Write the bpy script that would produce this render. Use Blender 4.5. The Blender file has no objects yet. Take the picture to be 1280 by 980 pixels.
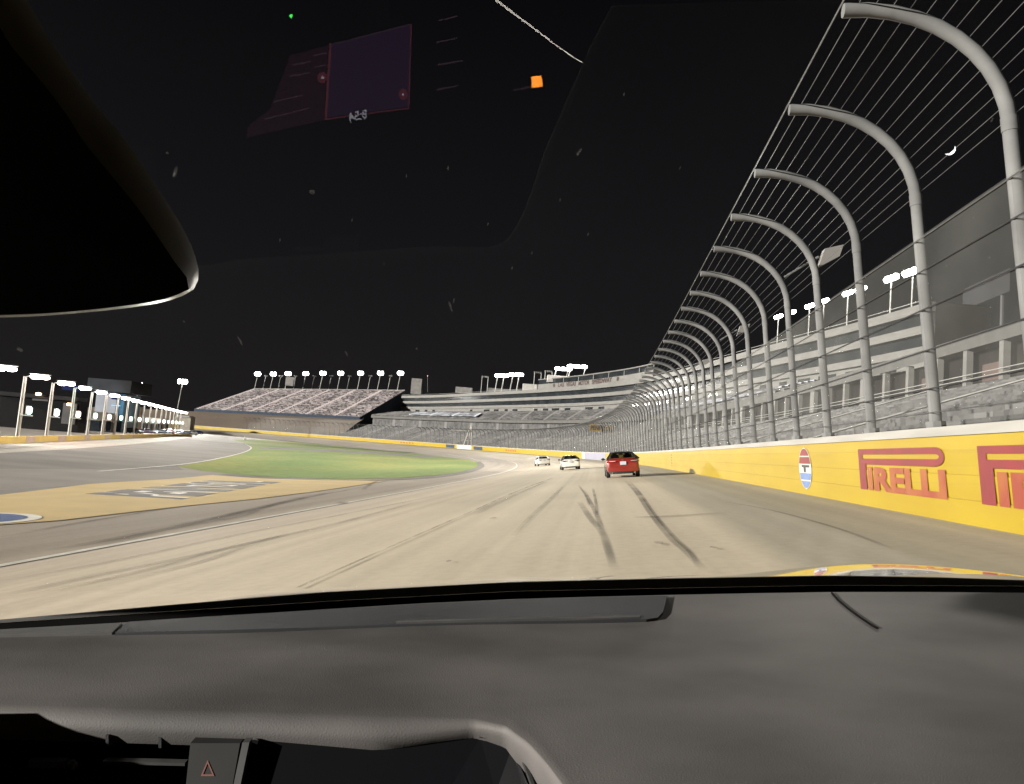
import bpy, bmesh, math, random
import numpy as np
from mathutils import Matrix, Vector
random.seed(7); rng = np.random.default_rng(7)
R = math.radians
scene = bpy.context.scene
COL = scene.collection

# ------------------------------------------------------------------ camera
EYE = 2.65                                     # eye height above the inner edge of the banking
F = 960.0                                      # focal length in pixels of the 1280 px wide photo
PITCH, ROLL = R(4.84), R(4.5)
fwd = np.array([0, math.cos(PITCH), math.sin(PITCH)])
up0 = np.array([0, -math.sin(PITCH), math.cos(PITCH)]); rt0 = np.array([1.0, 0, 0])
rgt = rt0*math.cos(ROLL)+up0*math.sin(ROLL)
upv = up0*math.cos(ROLL)-rt0*math.sin(ROLL)
CAM = np.array([0, 0, EYE])
cd = bpy.data.cameras.new('camera'); cam = bpy.data.objects.new('camera', cd); COL.objects.link(cam)
cam.matrix_world = Matrix(((rgt[0], upv[0], -fwd[0], 0), (rgt[1], upv[1], -fwd[1], 0), (rgt[2], upv[2], -fwd[2], EYE), (0, 0, 0, 1)))
cd.sensor_width = 36; cd.lens = 36*F/1280; cd.shift_y = -10/1280
cd.clip_start = 0.02; cd.clip_end = 6000
scene.camera = cam

# ------------------------------------------------------------------ night sky, stadium key light, exposure
SUN_EL, SUN_S, EXPO = 9.8, 4.7, 1.43
world = bpy.data.worlds.new('World'); scene.world = world; world.use_nodes = True
nt = world.node_tree; nt.nodes.clear()
out = nt.nodes.new('ShaderNodeOutputWorld'); bgn = nt.nodes.new('ShaderNodeBackground')
tcw = nt.nodes.new('ShaderNodeTexCoord'); sepw = nt.nodes.new('ShaderNodeSeparateXYZ'); rampw = nt.nodes.new('ShaderNodeValToRGB')
nt.links.new(tcw.outputs['Generated'], sepw.inputs[0]); nt.links.new(sepw.outputs['Z'], rampw.inputs[0])
e = rampw.color_ramp.elements
e[0].position = 0.0; e[0].color = (.0048, .0044, .0047, 1); e[1].position = .55; e[1].color = (.0010, .0009, .0011, 1)
e2 = rampw.color_ramp.elements.new(.25); e2.color = (.0028, .0027, .0031, 1)
nt.links.new(rampw.outputs[0], bgn.inputs[0]); bgn.inputs[1].default_value = 1.0
nt.links.new(bgn.outputs[0], out.inputs[0])
sl = bpy.data.lights.new('infield_floodlight', 'SUN'); so = bpy.data.objects.new('infield_floodlight', sl); COL.objects.link(so)
sl.energy = SUN_S; sl.angle = R(0.9); sl.color = (1.0, .955, .87)
sd = Vector((.93*math.cos(R(SUN_EL)), .37*math.cos(R(SUN_EL)), -math.sin(R(SUN_EL))))
so.rotation_euler = sd.to_track_quat('-Z', 'Y').to_euler()
vs = scene.view_settings
vs.view_transform = 'Standard'; vs.look = 'None'; vs.exposure = EXPO; vs.gamma = 1.0; vs.use_curve_mapping = False
scene.render.engine = 'CYCLES'
cy = scene.cycles
cy.max_bounces = 6; cy.diffuse_bounces = 2; cy.glossy_bounces = 3; cy.transparent_max_bounces = 16; cy.transmission_bounces = 3
cy.sample_clamp_indirect = 3.0; cy.caustics_reflective = False; cy.caustics_refractive = False
cy.use_denoising = True
try: cy.denoiser = 'OPENIMAGEDENOISE'
except Exception: pass

# ------------------------------------------------------------------ helpers
def ray(px, py):
    d = fwd+rgt*((px-640)/F)+upv*((480-py)/F)
    return d
def P(px, py, Y):
    """the point on the sight line of a photo pixel that lies Y metres ahead"""
    d = ray(px, py); return CAM+d*(Y/d[1])
def cf(px, py, d):
    """car-frame point (x right, y ahead, z up) at depth d"""
    return np.array([d*(px-640)/F, d, d*(480-py)/F])

def tag(o, label=None, cat=None, group=None, kind=None):
    if label: o['label'] = label
    if cat: o['category'] = cat
    if group: o['group'] = group
    if kind: o['kind'] = kind
    return o
def thing(name, label, cat, loc=(0, 0, 0), group=None, mat=None):
    o = bpy.data.objects.new(name, None); COL.objects.link(o)
    if mat is not None: o.matrix_world = mat
    else: o.location = loc
    return tag(o, label, cat, group)

class MB:
    def __init__(s): s.v = []; s.f = []; s.uv = None
    def add(s, vs, fs):
        b = len(s.v); s.v += [tuple(map(float, p)) for p in vs]; s.f += [tuple(b+i for i in f) for f in fs]; return s
    def obox(s, o, ax, ay, az):
        o, ax, ay, az = map(lambda a: np.array(a, float), (o, ax, ay, az))
        vs = [o, o+ax, o+ax+ay, o+ay, o+az, o+ax+az, o+ax+ay+az, o+ay+az]
        return s.add(vs, [(0, 3, 2, 1), (4, 5, 6, 7), (0, 1, 5, 4), (1, 2, 6, 5), (2, 3, 7, 6), (3, 0, 4, 7)])
    def box(s, c, sz, rz=0.0):
        c = np.array(c, float); w, d, h = sz; ca, sa = math.cos(rz), math.sin(rz)
        ax = np.array([ca, sa, 0])*w; ay = np.array([-sa, ca, 0])*d; az = np.array([0, 0, 1.0])*h
        return s.obox(c-ax/2-ay/2-az/2, ax, ay, az)
    def bbox(s, c, sz, bev=.1):
        """box with chamfered vertical and horizontal edges"""
        bm = bmesh.new(); bmesh.ops.create_cube(bm, size=1.0)
        for v in bm.verts: v.co = Vector((v.co.x*sz[0], v.co.y*sz[1], v.co.z*sz[2]))
        bmesh.ops.bevel(bm, geom=bm.edges[:], offset=bev, segments=2, affect='EDGES')
        bm.verts.index_update()
        s.add([np.array(v.co)+np.array(c) for v in bm.verts], [[v.index for v in f.verts] for f in bm.faces]); bm.free(); return s
    def tube(s, pts, r, n=6, caps=True):
        pts = [np.array(p, float) for p in pts]; m = len(pts)
        rs = r if hasattr(r, '__len__') else [r]*m
        vs = []; prev = None
        for i, p in enumerate(pts):
            t = pts[min(i+1, m-1)]-pts[max(i-1, 0)]; t /= (np.linalg.norm(t)+1e-9)
            if prev is None:
                a = np.array([0, 0, 1.0]) if abs(t[2]) < .9 else np.array([1.0, 0, 0])
            else: a = prev
            b = np.cross(t, a); b /= (np.linalg.norm(b)+1e-9); a = np.cross(b, t); prev = a
            for k in range(n):
                q = 2*math.pi*k/n; vs.append(p+rs[i]*(a*math.cos(q)+b*math.sin(q)))
        fs = [(i*n+k, i*n+(k+1) % n, (i+1)*n+(k+1) % n, (i+1)*n+k) for i in range(m-1) for k in range(n)]
        if caps: fs += [tuple(range(n-1, -1, -1)), tuple((m-1)*n+k for k in range(n))]
        return s.add(vs, fs)
    def grid(s, rows, closed=False):
        nr, nc = len(rows), len(rows[0])
        vs = [p for r in rows for p in r]
        fs = []
        for i in range(nr-1):
            for j in range(nc-(0 if closed else 1)):
                j2 = (j+1) % nc; fs.append((i*nc+j, i*nc+j2, (i+1)*nc+j2, (i+1)*nc+j))
        return s.add(vs, fs)
    def ellipsoid(s, c, rad, n=12):
        c = np.array(c, float); rows = []
        for i in range(n//2+1):
            a = -math.pi/2+math.pi*i/(n//2); ca = max(math.cos(a), 1e-3)
            rows.append([c+np.array([math.copysign(abs(math.cos(q))**.75, math.cos(q))*ca*rad[0], math.copysign(abs(math.sin(q))**.75, math.sin(q))*ca*rad[1], math.sin(a)*rad[2]]) for q in np.linspace(0, 2*math.pi, n, endpoint=False)])
        return s.grid(rows, closed=True)
    def poly(s, pts): return s.add(pts, [tuple(range(len(pts)))])
    def disc(s, c, ax, ay, n=24):
        c, ax, ay = np.array(c, float), np.array(ax, float), np.array(ay, float)
        return s.poly([c+ax*math.cos(2*math.pi*k/n)+ay*math.sin(2*math.pi*k/n) for k in range(n)])
    def cyl(s, c, axis, r, n=20):
        axis = np.array(axis, float); c = np.array(c, float)
        return s.tube([c-axis/2, c+axis/2], r, n)
    def build(s, name, mat, parent=None, smooth=False, uv=None, normals=True):
        me = bpy.data.meshes.new(name); me.from_pydata(s.v, [], s.f); me.update()
        if normals:
            bm = bmesh.new(); bm.from_mesh(me); bmesh.ops.recalc_face_normals(bm, faces=bm.faces[:]); bm.to_mesh(me); bm.free()
        if uv is not None:
            l = me.uv_layers.new(name='UVMap')
            for lp in me.loops: l.data[lp.index].uv = uv[lp.vertex_index]
        if smooth:
            for p in me.polygons: p.use_smooth = True
            try: me.set_sharp_from_angle(angle=R(42))
            except Exception: pass
        me.materials.append(mat)
        o = bpy.data.objects.new(name, me); COL.objects.link(o)
        if parent is not None: o.parent = parent
        return o

def struct(o): o['kind'] = 'structure'; return o

# ------------------------------------------------------------------ materials
def pm(name, c1, c2=None, scale=3.0, rough=.7, metal=0.0, bump=0.0, coat=0.0, spec=.5, stretch=None, detail=4, coord='Object'):
    m = bpy.data.materials.new(name); m.use_nodes = True; t = m.node_tree; b = t.nodes['Principled BSDF']
    b.inputs['Roughness'].default_value = rough; b.inputs['Metallic'].default_value = metal
    b.inputs['Specular IOR Level'].default_value = spec
    if coat: b.inputs['Coat Weight'].default_value = coat; b.inputs['Coat Roughness'].default_value = .03
    if c2 is None: c2 = tuple(x*.82 for x in c1)
    tc = t.nodes.new('ShaderNodeTexCoord'); mp = t.nodes.new('ShaderNodeMapping'); nz = t.nodes.new('ShaderNodeTexNoise')
    if stretch: mp.inputs['Scale'].default_value = stretch
    nz.inputs['Scale'].default_value = scale; nz.inputs['Detail'].default_value = detail
    rp = t.nodes.new('ShaderNodeValToRGB'); rp.color_ramp.elements[0].position = .35; rp.color_ramp.elements[1].position = .65
    rp.color_ramp.elements[0].color = (*c2, 1); rp.color_ramp.elements[1].color = (*c1, 1)
    t.links.new(tc.outputs[coord], mp.inputs[0]); t.links.new(mp.outputs[0], nz.inputs['Vector'])
    t.links.new(nz.outputs['Fac'], rp.inputs[0]); t.links.new(rp.outputs[0], b.inputs['Base Color'])
    if bump:
        bp = t.nodes.new('ShaderNodeBump'); bp.inputs['Strength'].default_value = bump; bp.inputs['Distance'].default_value = .02
        t.links.new(nz.outputs['Fac'], bp.inputs['Height']); t.links.new(bp.outputs[0], b.inputs['Normal'])
    return m
def em(name, col, strength, sample=False):
    m = bpy.data.materials.new(name); m.use_nodes = True; t = m.node_tree; t.nodes.clear()
    o = t.nodes.new('ShaderNodeOutputMaterial'); e = t.nodes.new('ShaderNodeEmission')
    e.inputs[0].default_value = (*col, 1); e.inputs[1].default_value = strength
    t.links.new(e.outputs[0], o.inputs[0])
    if not sample: m.cycles.emission_sampling = 'NONE'
    return m
def veil(name, col, alpha, rough=.6, noise=0.0, nscale=3.0, stretch=(1, 1, 1), coord='Object', lo=.4, hi=.7):
    """a surface that lets part of the light straight through: wire mesh, worn paint, rubber marks"""
    m = bpy.data.materials.new(name); m.use_nodes = True; t = m.node_tree; b = t.nodes['Principled BSDF']
    b.inputs['Base Color'].default_value = (*col, 1); b.inputs['Roughness'].default_value = rough
    b.inputs['Specular IOR Level'].default_value = .1
    b.inputs['Alpha'].default_value = alpha
    if noise:
        tc = t.nodes.new('ShaderNodeTexCoord'); mp = t.nodes.new('ShaderNodeMapping'); nz = t.nodes.new('ShaderNodeTexNoise')
        mp.inputs['Scale'].default_value = stretch; nz.inputs['Scale'].default_value = nscale; nz.inputs['Detail'].default_value = 5
        mr = t.nodes.new('ShaderNodeMapRange'); mr.inputs[1].default_value = lo; mr.inputs[2].default_value = hi
        mr.inputs[3].default_value = max(0, alpha-noise); mr.inputs[4].default_value = min(1, alpha+noise)
        t.links.new(tc.outputs[coord], mp.inputs[0]); t.links.new(mp.outputs[0], nz.inputs['Vector'])
        t.links.new(nz.outputs['Fac'], mr.inputs[0]); t.links.new(mr.outputs[0], b.inputs['Alpha'])
    return m

M = {}
M['lamp'] = em('lamp_glow', (1.0, .98, .93), 22)
M['lamp_warm'] = em('lamp_warm_glow', (1.0, .62, .32), 6)
M['lamp_pink'] = em('lamp_pink_glow', (1.0, .80, .72), 20)
M['lamp_mint'] = em('lamp_mint_glow', (.78, 1.0, .90), 16)
M['box_white'] = em('box_glow', (.88, 1.0, .95), 3.2)
M['box_warm'] = em('box_warm_glow', (1.0, .72, .60), 3.0)
M['box_mint'] = em('box_mint_glow', (.55, .95, .85), 1.8)
M['moonlit'] = em('moon_surface', (.95, .97, 1.0), 1.2)
M['galv'] = pm('galvanised_steel', (.14, .14, .14), (.085, .085, .087), 1.1, .82, 0, .15, spec=.2, detail=8)
M['cable'] = pm('steel_cable', (.13, .13, .13), (.09, .09, .09), 6, .5, .4)
M['darkcable'] = pm('dark_cable', (.03, .03, .035), (.02, .02, .02), 6, .6)
M['yellow'] = None
M['cap'] = pm('white_wall_cap', (.26, .25, .232), (.21, .20, .185), 1.2, .7, bump=.1, stretch=(1, .3, 3))
M['red'] = pm('red_paint', (.15, .011, .014), (.12, .012, .013), 2.0, .6)
M['redthin'] = pm('worn_red_paint', (.175, .026, .012), (.215, .065, .012), 1.4, .6)
M['blue'] = pm('blue_paint', (.075, .12, .27), (.10, .15, .28), 3, .6)
M['whitep'] = pm('white_paint', (.40, .385, .355), (.33, .315, .30), 5, .6)
M['recess'] = pm('recess_dark', (.016, .014, .013), (.010, .009, .009), .4, .9, spec=0.05)  # shade of the concourse openings put into a near-black colour
M['black'] = pm('black_paint', (.015, .014, .014), (.03, .028, .026), 3, .6)
M['lav'] = pm('lavender_paint', (.15, .148, .21), (.18, .175, .22), .8, .6)
M['navy'] = pm('navy_banner', (.03, .045, .07), (.05, .06, .08), 1, .7, spec=0.05)
M['concrete'] = pm('grey_concrete', (.070, .068, .065), (.052, .051, .049), .6, .85, bump=.1)
M['suite'] = pm('pale_fascia', (.115, .111, .105), (.09, .087, .082), .35, .7, stretch=(1, 1, 4))
M['glassdark'] = pm('dark_window', (.008, .010, .012), (.02, .022, .024), .25, .15, spec=.25)
M['roofbox'] = pm('roof_box', (.22, .21, .20), (.15, .145, .14), .5, .8)
M['steelwhite'] = pm('white_steel', (.34, .335, .32), (.25, .25, .24), 1.5, .6)
M['brown'] = pm('earth_bank', (.135, .100, .072), (.105, .078, .058), .06, .9, stretch=(1, 1, 2))
M['grass'] = None
M['darkground'] = pm('desert_ground', (.012, .010, .009), (.007, .006, .006), .05, .95, spec=0.05)
M['pit_asphalt'] = pm('pit_asphalt', (.20, .178, .158), (.145, .128, .115), .22, .9, stretch=(.4, 1, 1), detail=8)
M['infield'] = pm('infield_asphalt', (.26, .23, .20), (.21, .185, .165), .25, .9, detail=8)
M['pit_concrete'] = pm('pit_concrete', (.45, .40, .34), (.36, .32, .28), .3, .85, detail=6)
M['ypaint'] = pm('faded_yellow_paint', (.54, .39, .165), (.47, .345, .155), .5, .85, detail=8)
M['dkpaint'] = pm('faded_dark_paint', (.12, .115, .12), (.19, .17, .15), 1.2, .85, detail=8)
M['linep'] = pm('white_line_paint', (.78, .75, .68), (.62, .59, .53), 1.5, .7, detail=8)
M['rubber'] = veil('rubber_marks', (.035, .032, .028), .40, .7, .22, .35, (1, 1, 1))
M['rubber2'] = veil('faint_rubber_marks', (.06, .054, .046), .17, .7, .14, .25, (1, 1, 1))
M['seam'] = veil('lane_seam', (.05, .045, .04), .32, .8, .2, .8)
M['mesh'] = veil('wire_mesh', (.145, .145, .138), .22, .6, .07, .35, (1, 1, 1))

def grass_mat():
    m = bpy.data.materials.new('mown_grass'); m.use_nodes = True; t = m.node_tree; b = t.nodes['Principled BSDF']
    b.inputs['Roughness'].default_value = .95; b.inputs['Specular IOR Level'].default_value = .1
    tc = t.nodes.new('ShaderNodeTexCoord'); mp = t.nodes.new('ShaderNodeMapping'); mp.inputs['Scale'].default_value = (1, .32, 1)
    n1 = t.nodes.new('ShaderNodeTexNoise'); n1.inputs['Scale'].default_value = .075; n1.inputs['Detail'].default_value = 5
    n2 = t.nodes.new('ShaderNodeTexNoise'); n2.inputs['Scale'].default_value = 1.4; n2.inputs['Detail'].default_value = 6
    r1 = t.nodes.new('ShaderNodeValToRGB')
    r1.color_ramp.elements[0].position = .40; r1.color_ramp.elements[0].color = (.18, .26, .08, 1)
    r1.color_ramp.elements[1].position = .62; r1.color_ramp.elements[1].color = (.295, .315, .095, 1)
    mx = t.nodes.new('ShaderNodeMix'); mx.data_type = 'RGBA'; mx.blend_type = 'MULTIPLY'; mx.inputs['Factor'].default_value = .5
    r2 = t.nodes.new('ShaderNodeValToRGB'); r2.color_ramp.elements[0].color = (.55, .55, .5, 1); r2.color_ramp.elements[1].color = (1.1, 1.1, 1.05, 1)
    r2.color_ramp.elements[0].position = .3; r2.color_ramp.elements[1].position = .7
    t.links.new(tc.outputs['Object'], mp.inputs[0]); t.links.new(mp.outputs[0], n1.inputs['Vector']); t.links.new(tc.outputs['Object'], n2.inputs['Vector'])
    t.links.new(n1.outputs['Fac'], r1.inputs[0]); t.links.new(n2.outputs['Fac'], r2.inputs[0])
    t.links.new(r1.outputs[0], mx.inputs['A']); t.links.new(r2.outputs[0], mx.inputs['B'])
    t.links.new(mx.outputs['Result'], b.inputs['Base Color'])
    return m
M['grass'] = grass_mat()

def yellow_mat():
    """yellow wall paint: slow patchiness, tyre scuffs low down, faint horizontal tube seams (uv: metres along, metres up)"""
    m = bpy.data.materials.new('yellow_wall_paint'); m.use_nodes = True; t = m.node_tree; b = t.nodes['Principled BSDF']
    b.inputs['Roughness'].default_value = .55; b.inputs['Specular IOR Level'].default_value = .3
    uv = t.nodes.new('ShaderNodeUVMap'); mp = t.nodes.new('ShaderNodeMapping'); mp.inputs['Scale'].default_value = (.35, 1.8, 1)
    nz = t.nodes.new('ShaderNodeTexNoise'); nz.inputs['Scale'].default_value = 1.0; nz.inputs['Detail'].default_value = 7
    rp = t.nodes.new('ShaderNodeValToRGB'); rp.color_ramp.elements[0].position = .32; rp.color_ramp.elements[1].position = .62
    rp.color_ramp.elements[0].color = (.235, .16, .007, 1); rp.color_ramp.elements[1].color = (.265, .188, .009, 1)
    sp = t.nodes.new('ShaderNodeSeparateXYZ')
    # seams every 0.36 m up
    md = t.nodes.new('ShaderNodeMath'); md.operation = 'FRACT'
    dv = t.nodes.new('ShaderNodeMath'); dv.operation = 'DIVIDE'; dv.inputs[1].default_value = .37
    lt = t.nodes.new('ShaderNodeMath'); lt.operation = 'LESS_THAN'; lt.inputs[1].default_value = .05
    mu = t.nodes.new('ShaderNodeMath'); mu.operation = 'MULTIPLY'; mu.inputs[1].default_value = .22
    mx = t.nodes.new('ShaderNodeMix'); mx.data_type = 'RGBA'; mx.inputs['B'].default_value = (.16, .09, .012, 1)
    t.links.new(uv.outputs[0], mp.inputs[0]); t.links.new(mp.outputs[0], nz.inputs['Vector']); t.links.new(nz.outputs['Fac'], rp.inputs[0])
    t.links.new(uv.outputs[0], sp.inputs[0]); t.links.new(sp.outputs['Y'], dv.inputs[0]); t.links.new(dv.outputs[0], md.inputs[0])
    t.links.new(md.outputs[0], lt.inputs[0]); t.links.new(lt.outputs[0], mu.inputs[0]); t.links.new(mu.outputs[0], mx.inputs['Factor'])
    t.links.new(rp.outputs[0], mx.inputs['A'])
    # scuffs
    mp2 = t.nodes.new('ShaderNodeMapping'); mp2.inputs['Scale'].default_value = (.16, 5, 1)
    n2 = t.nodes.new('ShaderNodeTexNoise'); n2.inputs['Scale'].default_value = 1.5; n2.inputs['Detail'].default_value = 6
    mr = t.nodes.new('ShaderNodeMapRange'); mr.inputs[1].default_value = .60; mr.inputs[2].default_value = .78; mr.inputs[4].default_value = .45
    mx2 = t.nodes.new('ShaderNodeMix'); mx2.data_type = 'RGBA'; mx2.inputs['B'].default_value = (.20, .12, .03, 1)
    t.links.new(uv.outputs[0], mp2.inputs[0]); t.links.new(mp2.outputs[0], n2.inputs['Vector']); t.links.new(n2.outputs['Fac'], mr.inputs[0])
    t.links.new(mr.outputs[0], mx2.inputs['Factor']); t.links.new(mx.outputs['Result'], mx2.inputs['A'])
    t.links.new(mx2.outputs['Result'], b.inputs['Base Color'])
    return m
M['yellow'] = yellow_mat()

def track_mat():
    """worn racing surface (uv: metres along, metres in from the wall): grey upper lane, pale groove, mauve apron, long streaks"""
    m = bpy.data.materials.new('racing_surface'); m.use_nodes = True; t = m.node_tree; b = t.nodes['Principled BSDF']
    b.inputs['Roughness'].default_value = .8; b.inputs['Specular IOR Level'].default_value = .2
    uv = t.nodes.new('ShaderNodeUVMap'); sp = t.nodes.new('ShaderNodeSeparateXYZ')
    t.links.new(uv.outputs[0], sp.inputs[0])
    # wobble of the lane edge
    mpw = t.nodes.new('ShaderNodeMapping'); mpw.inputs['Scale'].default_value = (.03, .2, 1)
    nw = t.nodes.new('ShaderNodeTexNoise'); nw.inputs['Scale'].default_value = 1.0; nw.inputs['Detail'].default_value = 4
    t.links.new(uv.outputs[0], mpw.inputs[0]); t.links.new(mpw.outputs[0], nw.inputs['Vector'])
    ma = t.nodes.new('ShaderNodeMath'); ma.operation = 'MULTIPLY_ADD'; ma.inputs[1].default_value = 1.6; 
    t.links.new(nw.outputs['Fac'], ma.inputs[0]); t.links.new(sp.outputs['Y'], ma.inputs[2])
    dv = t.nodes.new('ShaderNodeMath'); dv.operation = 'DIVIDE'; dv.inputs[1].default_value = 40.0
    t.links.new(ma.outputs[0], dv.inputs[0])
    rp = t.nodes.new('ShaderNodeValToRGB'); cr = rp.color_ramp
    stops = [(0, (.36, .325, .25)), (3.7, (.345, .31, .235)), (4.35, (.51, .44, .33)), (8.5, (.535, .465, .35)), (12.5, (.50, .425, .325)),
             (16.0, (.45, .38, .305)), (17.5, (.43, .37, .31)), (22, (.40, .345, .29)), (40, (.30, .26, .225))]
    while len(cr.elements) < len(stops): cr.elements.new(.5)
    for el, (p, c) in zip(cr.elements, stops): el.position = p/40.0
    for el, (p, c) in zip(cr.elements, stops): el.color = (*c, 1)
    t.links.new(dv.outputs[0], rp.inputs[0])
    def streak(sx, sy, lo, hi, dark, prev, det=6):
        mp = t.nodes.new('ShaderNodeMapping'); mp.inputs['Scale'].default_value = (sx, sy, 1)
        n = t.nodes.new('ShaderNodeTexNoise'); n.inputs['Scale'].default_value = 1.0; n.inputs['Detail'].default_value = det
        mr = t.nodes.new('ShaderNodeMapRange'); mr.inputs[1].default_value = lo; mr.inputs[2].default_value = hi
        mr.inputs[3].default_value = dark; mr.inputs[4].default_value = 1.0
        mx = t.nodes.new('ShaderNodeMix'); mx.data_type = 'RGBA'; mx.blend_type = 'MULTIPLY'; mx.inputs['Factor'].default_value = 1.0
        t.links.new(uv.outputs[0], mp.inputs[0]); t.links.new(mp.outputs[0], n.inputs['Vector']); t.links.new(n.outputs['Fac'], mr.inputs[0])
        t.links.new(prev, mx.inputs['A']); t.links.new(mr.outputs[0], mx.inputs['B'])
        return mx.outputs['Result']
    c = streak(.012, 1.5, .35, .60, .86, rp.outputs[0])
    c = streak(.02, .35, .35, .65, .85, c)
    c = streak(.12, .12, .3, .6, .88, c, 8)
    c = streak(6, 6, .25, .6, .90, c, 8)
    t.links.new(c, b.inputs['Base Color'])
    nb = t.nodes.new('ShaderNodeTexNoise'); nb.inputs['Scale'].default_value = 30; nb.inputs['Detail'].default_value = 4
    bp = t.nodes.new('ShaderNodeBump'); bp.inputs['Strength'].default_value = .12; bp.inputs['Distance'].default_value = .01
    t.links.new(uv.outputs[0], nb.inputs['Vector']); t.links.new(nb.outputs['Fac'], bp.inputs['Height']); t.links.new(bp.outputs[0], b.inputs['Normal'])
    return m
M['track'] = track_mat()

def seat_mat(name, c1, c2, c3, sx=.55, sy=.9, aisle=16.0, ca=None):
    """rows of stadium seats (uv: metres along, row number): seat-by-seat colour changes with dark gaps between the seats"""
    m = bpy.data.materials.new(name); m.use_nodes = True; t = m.node_tree; b = t.nodes['Principled BSDF']
    b.inputs['Roughness'].default_value = .7; b.inputs['Specular IOR Level'].default_value = .2
    uv = t.nodes.new('ShaderNodeUVMap'); mp = t.nodes.new('ShaderNodeMapping'); mp.inputs['Scale'].default_value = (sx, sy, 1)
    v = t.nodes.new('ShaderNodeTexVoronoi'); v.inputs['Scale'].default_value = 1.0; v.inputs['Randomness'].default_value = .9
    n = t.nodes.new('ShaderNodeTexNoise'); n.inputs['Scale'].default_value = .12; n.inputs['Detail'].default_value = 4
    r = t.nodes.new('ShaderNodeValToRGB'); cr = r.color_ramp
    cr.elements[0].position = .1; cr.elements[0].color = (*c3, 1); cr.elements[1].position = .9; cr.elements[1].color = (*c1, 1)
    k = cr.elements.new(.45); k.color = (*c2, 1)
    sp = t.nodes.new('ShaderNodeSeparateColor')
    mr = t.nodes.new('ShaderNodeMapRange'); mr.inputs[1].default_value = .35; mr.inputs[2].default_value = .65; mr.inputs[3].default_value = .7; mr.inputs[4].default_value = 1.15
    mx = t.nodes.new('ShaderNodeMix'); mx.data_type = 'RGBA'; mx.blend_type = 'MULTIPLY'; mx.inputs['Factor'].default_value = 1
    t.links.new(uv.outputs[0], mp.inputs[0]); t.links.new(mp.outputs[0], v.inputs['Vector']); t.links.new(mp.outputs[0], n.inputs['Vector'])
    t.links.new(v.outputs['Color'], sp.inputs[0]); t.links.new(sp.outputs[0], r.inputs[0])
    t.links.new(n.outputs['Fac'], mr.inputs[0]); t.links.new(r.outputs[0], mx.inputs['A']); t.links.new(mr.outputs[0], mx.inputs['B'])
    sq = t.nodes.new('ShaderNodeSeparateXYZ'); t.links.new(uv.outputs[0], sq.inputs[0]); dv = t.nodes.new('ShaderNodeMath'); dv.operation = 'DIVIDE'; dv.inputs[1].default_value = aisle; t.links.new(sq.outputs['X'], dv.inputs[0])
    fr = t.nodes.new('ShaderNodeMath'); fr.operation = 'FRACT'; t.links.new(dv.outputs[0], fr.inputs[0]); lt = t.nodes.new('ShaderNodeMath'); lt.operation = 'LESS_THAN'; lt.inputs[1].default_value = 1.5/aisle; t.links.new(fr.outputs[0], lt.inputs[0])
    mz = t.nodes.new('ShaderNodeMix'); mz.data_type = 'RGBA'; mz.inputs['B'].default_value = (*(ca or tuple(x*1.25 for x in c1)), 1); t.links.new(lt.outputs[0], mz.inputs['Factor']); t.links.new(mx.outputs['Result'], mz.inputs['A'])
    t.links.new(mz.outputs['Result'], b.inputs['Base Color'])
    return m
M['seat_grey'] = seat_mat('grey_seats', (.086, .084, .084), (.066, .064, .065), (.036, .035, .036), 1.8, 1.6)
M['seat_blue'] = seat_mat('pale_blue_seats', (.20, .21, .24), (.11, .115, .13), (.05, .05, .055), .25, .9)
M['seat_dark'] = seat_mat('dark_seats', (.075, .072, .072), (.05, .048, .048), (.028, .027, .028))
M['seat_pink'] = seat_mat('faded_seats', (.29, .255, .258), (.145, .127, .13), (.045, .038, .042), .75, 1.3)

# ------------------------------------------------------------------ the plan of the speedway
ctrl = np.array([(-3.4, -70, 2.06), (1.0, -35, 2.06), (5.55, 0, 2.06), (6.80, 10.2, 2.06), (11.6, 50, 2.06), (15.6, 90, 2.03), (17.4, 130, 1.9), (16.2, 170, 1.8),
                 (9.5, 215, 1.65), (-4, 255, 1.45), (-30, 297, 1.25), (-70, 337, 1.0), (-118, 366, .75), (-165, 388, .6), (-215, 404, .5), (-270, 415, .5)], float)
def catmull(c, n=40):
    o = []
    c = np.vstack([2*c[0]-c[1], c, 2*c[-1]-c[-2]])
    for i in range(1, len(c)-2):
        for k in range(n):
            t = k/n; p0, p1, p2, p3 = c[i-1:i+3]
            o.append(.5*((2*p1)+(-p0+p2)*t+(2*p0-5*p1+4*p2-p3)*t*t+(-p0+3*p1-3*p2+p3)*t**3))
    o.append(c[-2]); return np.array(o)
def resample(c, step):
    d = np.r_[0, np.cumsum(np.linalg.norm(np.diff(c[:, :2], axis=0), axis=1))]
    s = np.arange(0, d[-1], step)
    return np.stack([np.interp(s, d, c[:, k]) for k in range(c.shape[1])], 1)
WL = resample(catmull(ctrl), 1.0); NW = len(WL)
WT = np.gradient(WL[:, :2], axis=0); WT /= np.linalg.norm(WT, axis=1)[:, None]
for _ in range(3): WT[1:-1] = (WT[:-2]+WT[1:-1]*2+WT[2:])/4
WT /= np.linalg.norm(WT, axis=1)[:, None]
WN = np.stack([-WT[:, 1], WT[:, 0]], 1)             # inward, to the left
S0 = float(np.argmin(abs(WL[:, 1])))                # station abreast of the camera
W = 15.4                                            # width of the banking
PW = 1.10
INF = -.95
def wall_at(s):
    s = np.clip(s, 0, NW-1.001); i = int(s); f = s-i
    p = WL[i]*(1-f)+WL[i+1]*f; t = WT[i]*(1-f)+WT[i+1]*f; t = t/np.linalg.norm(t)
    return p, t, np.array([-t[1], t[0]])
def prof(v, zw):
    v = np.asarray(v, float)
    a = zw*(1-(np.clip(v, 0, W)/W)**PW)
    k = np.clip((v-W)/20, 0, 1); return a+INF*(k*k*(3-2*k))
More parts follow.
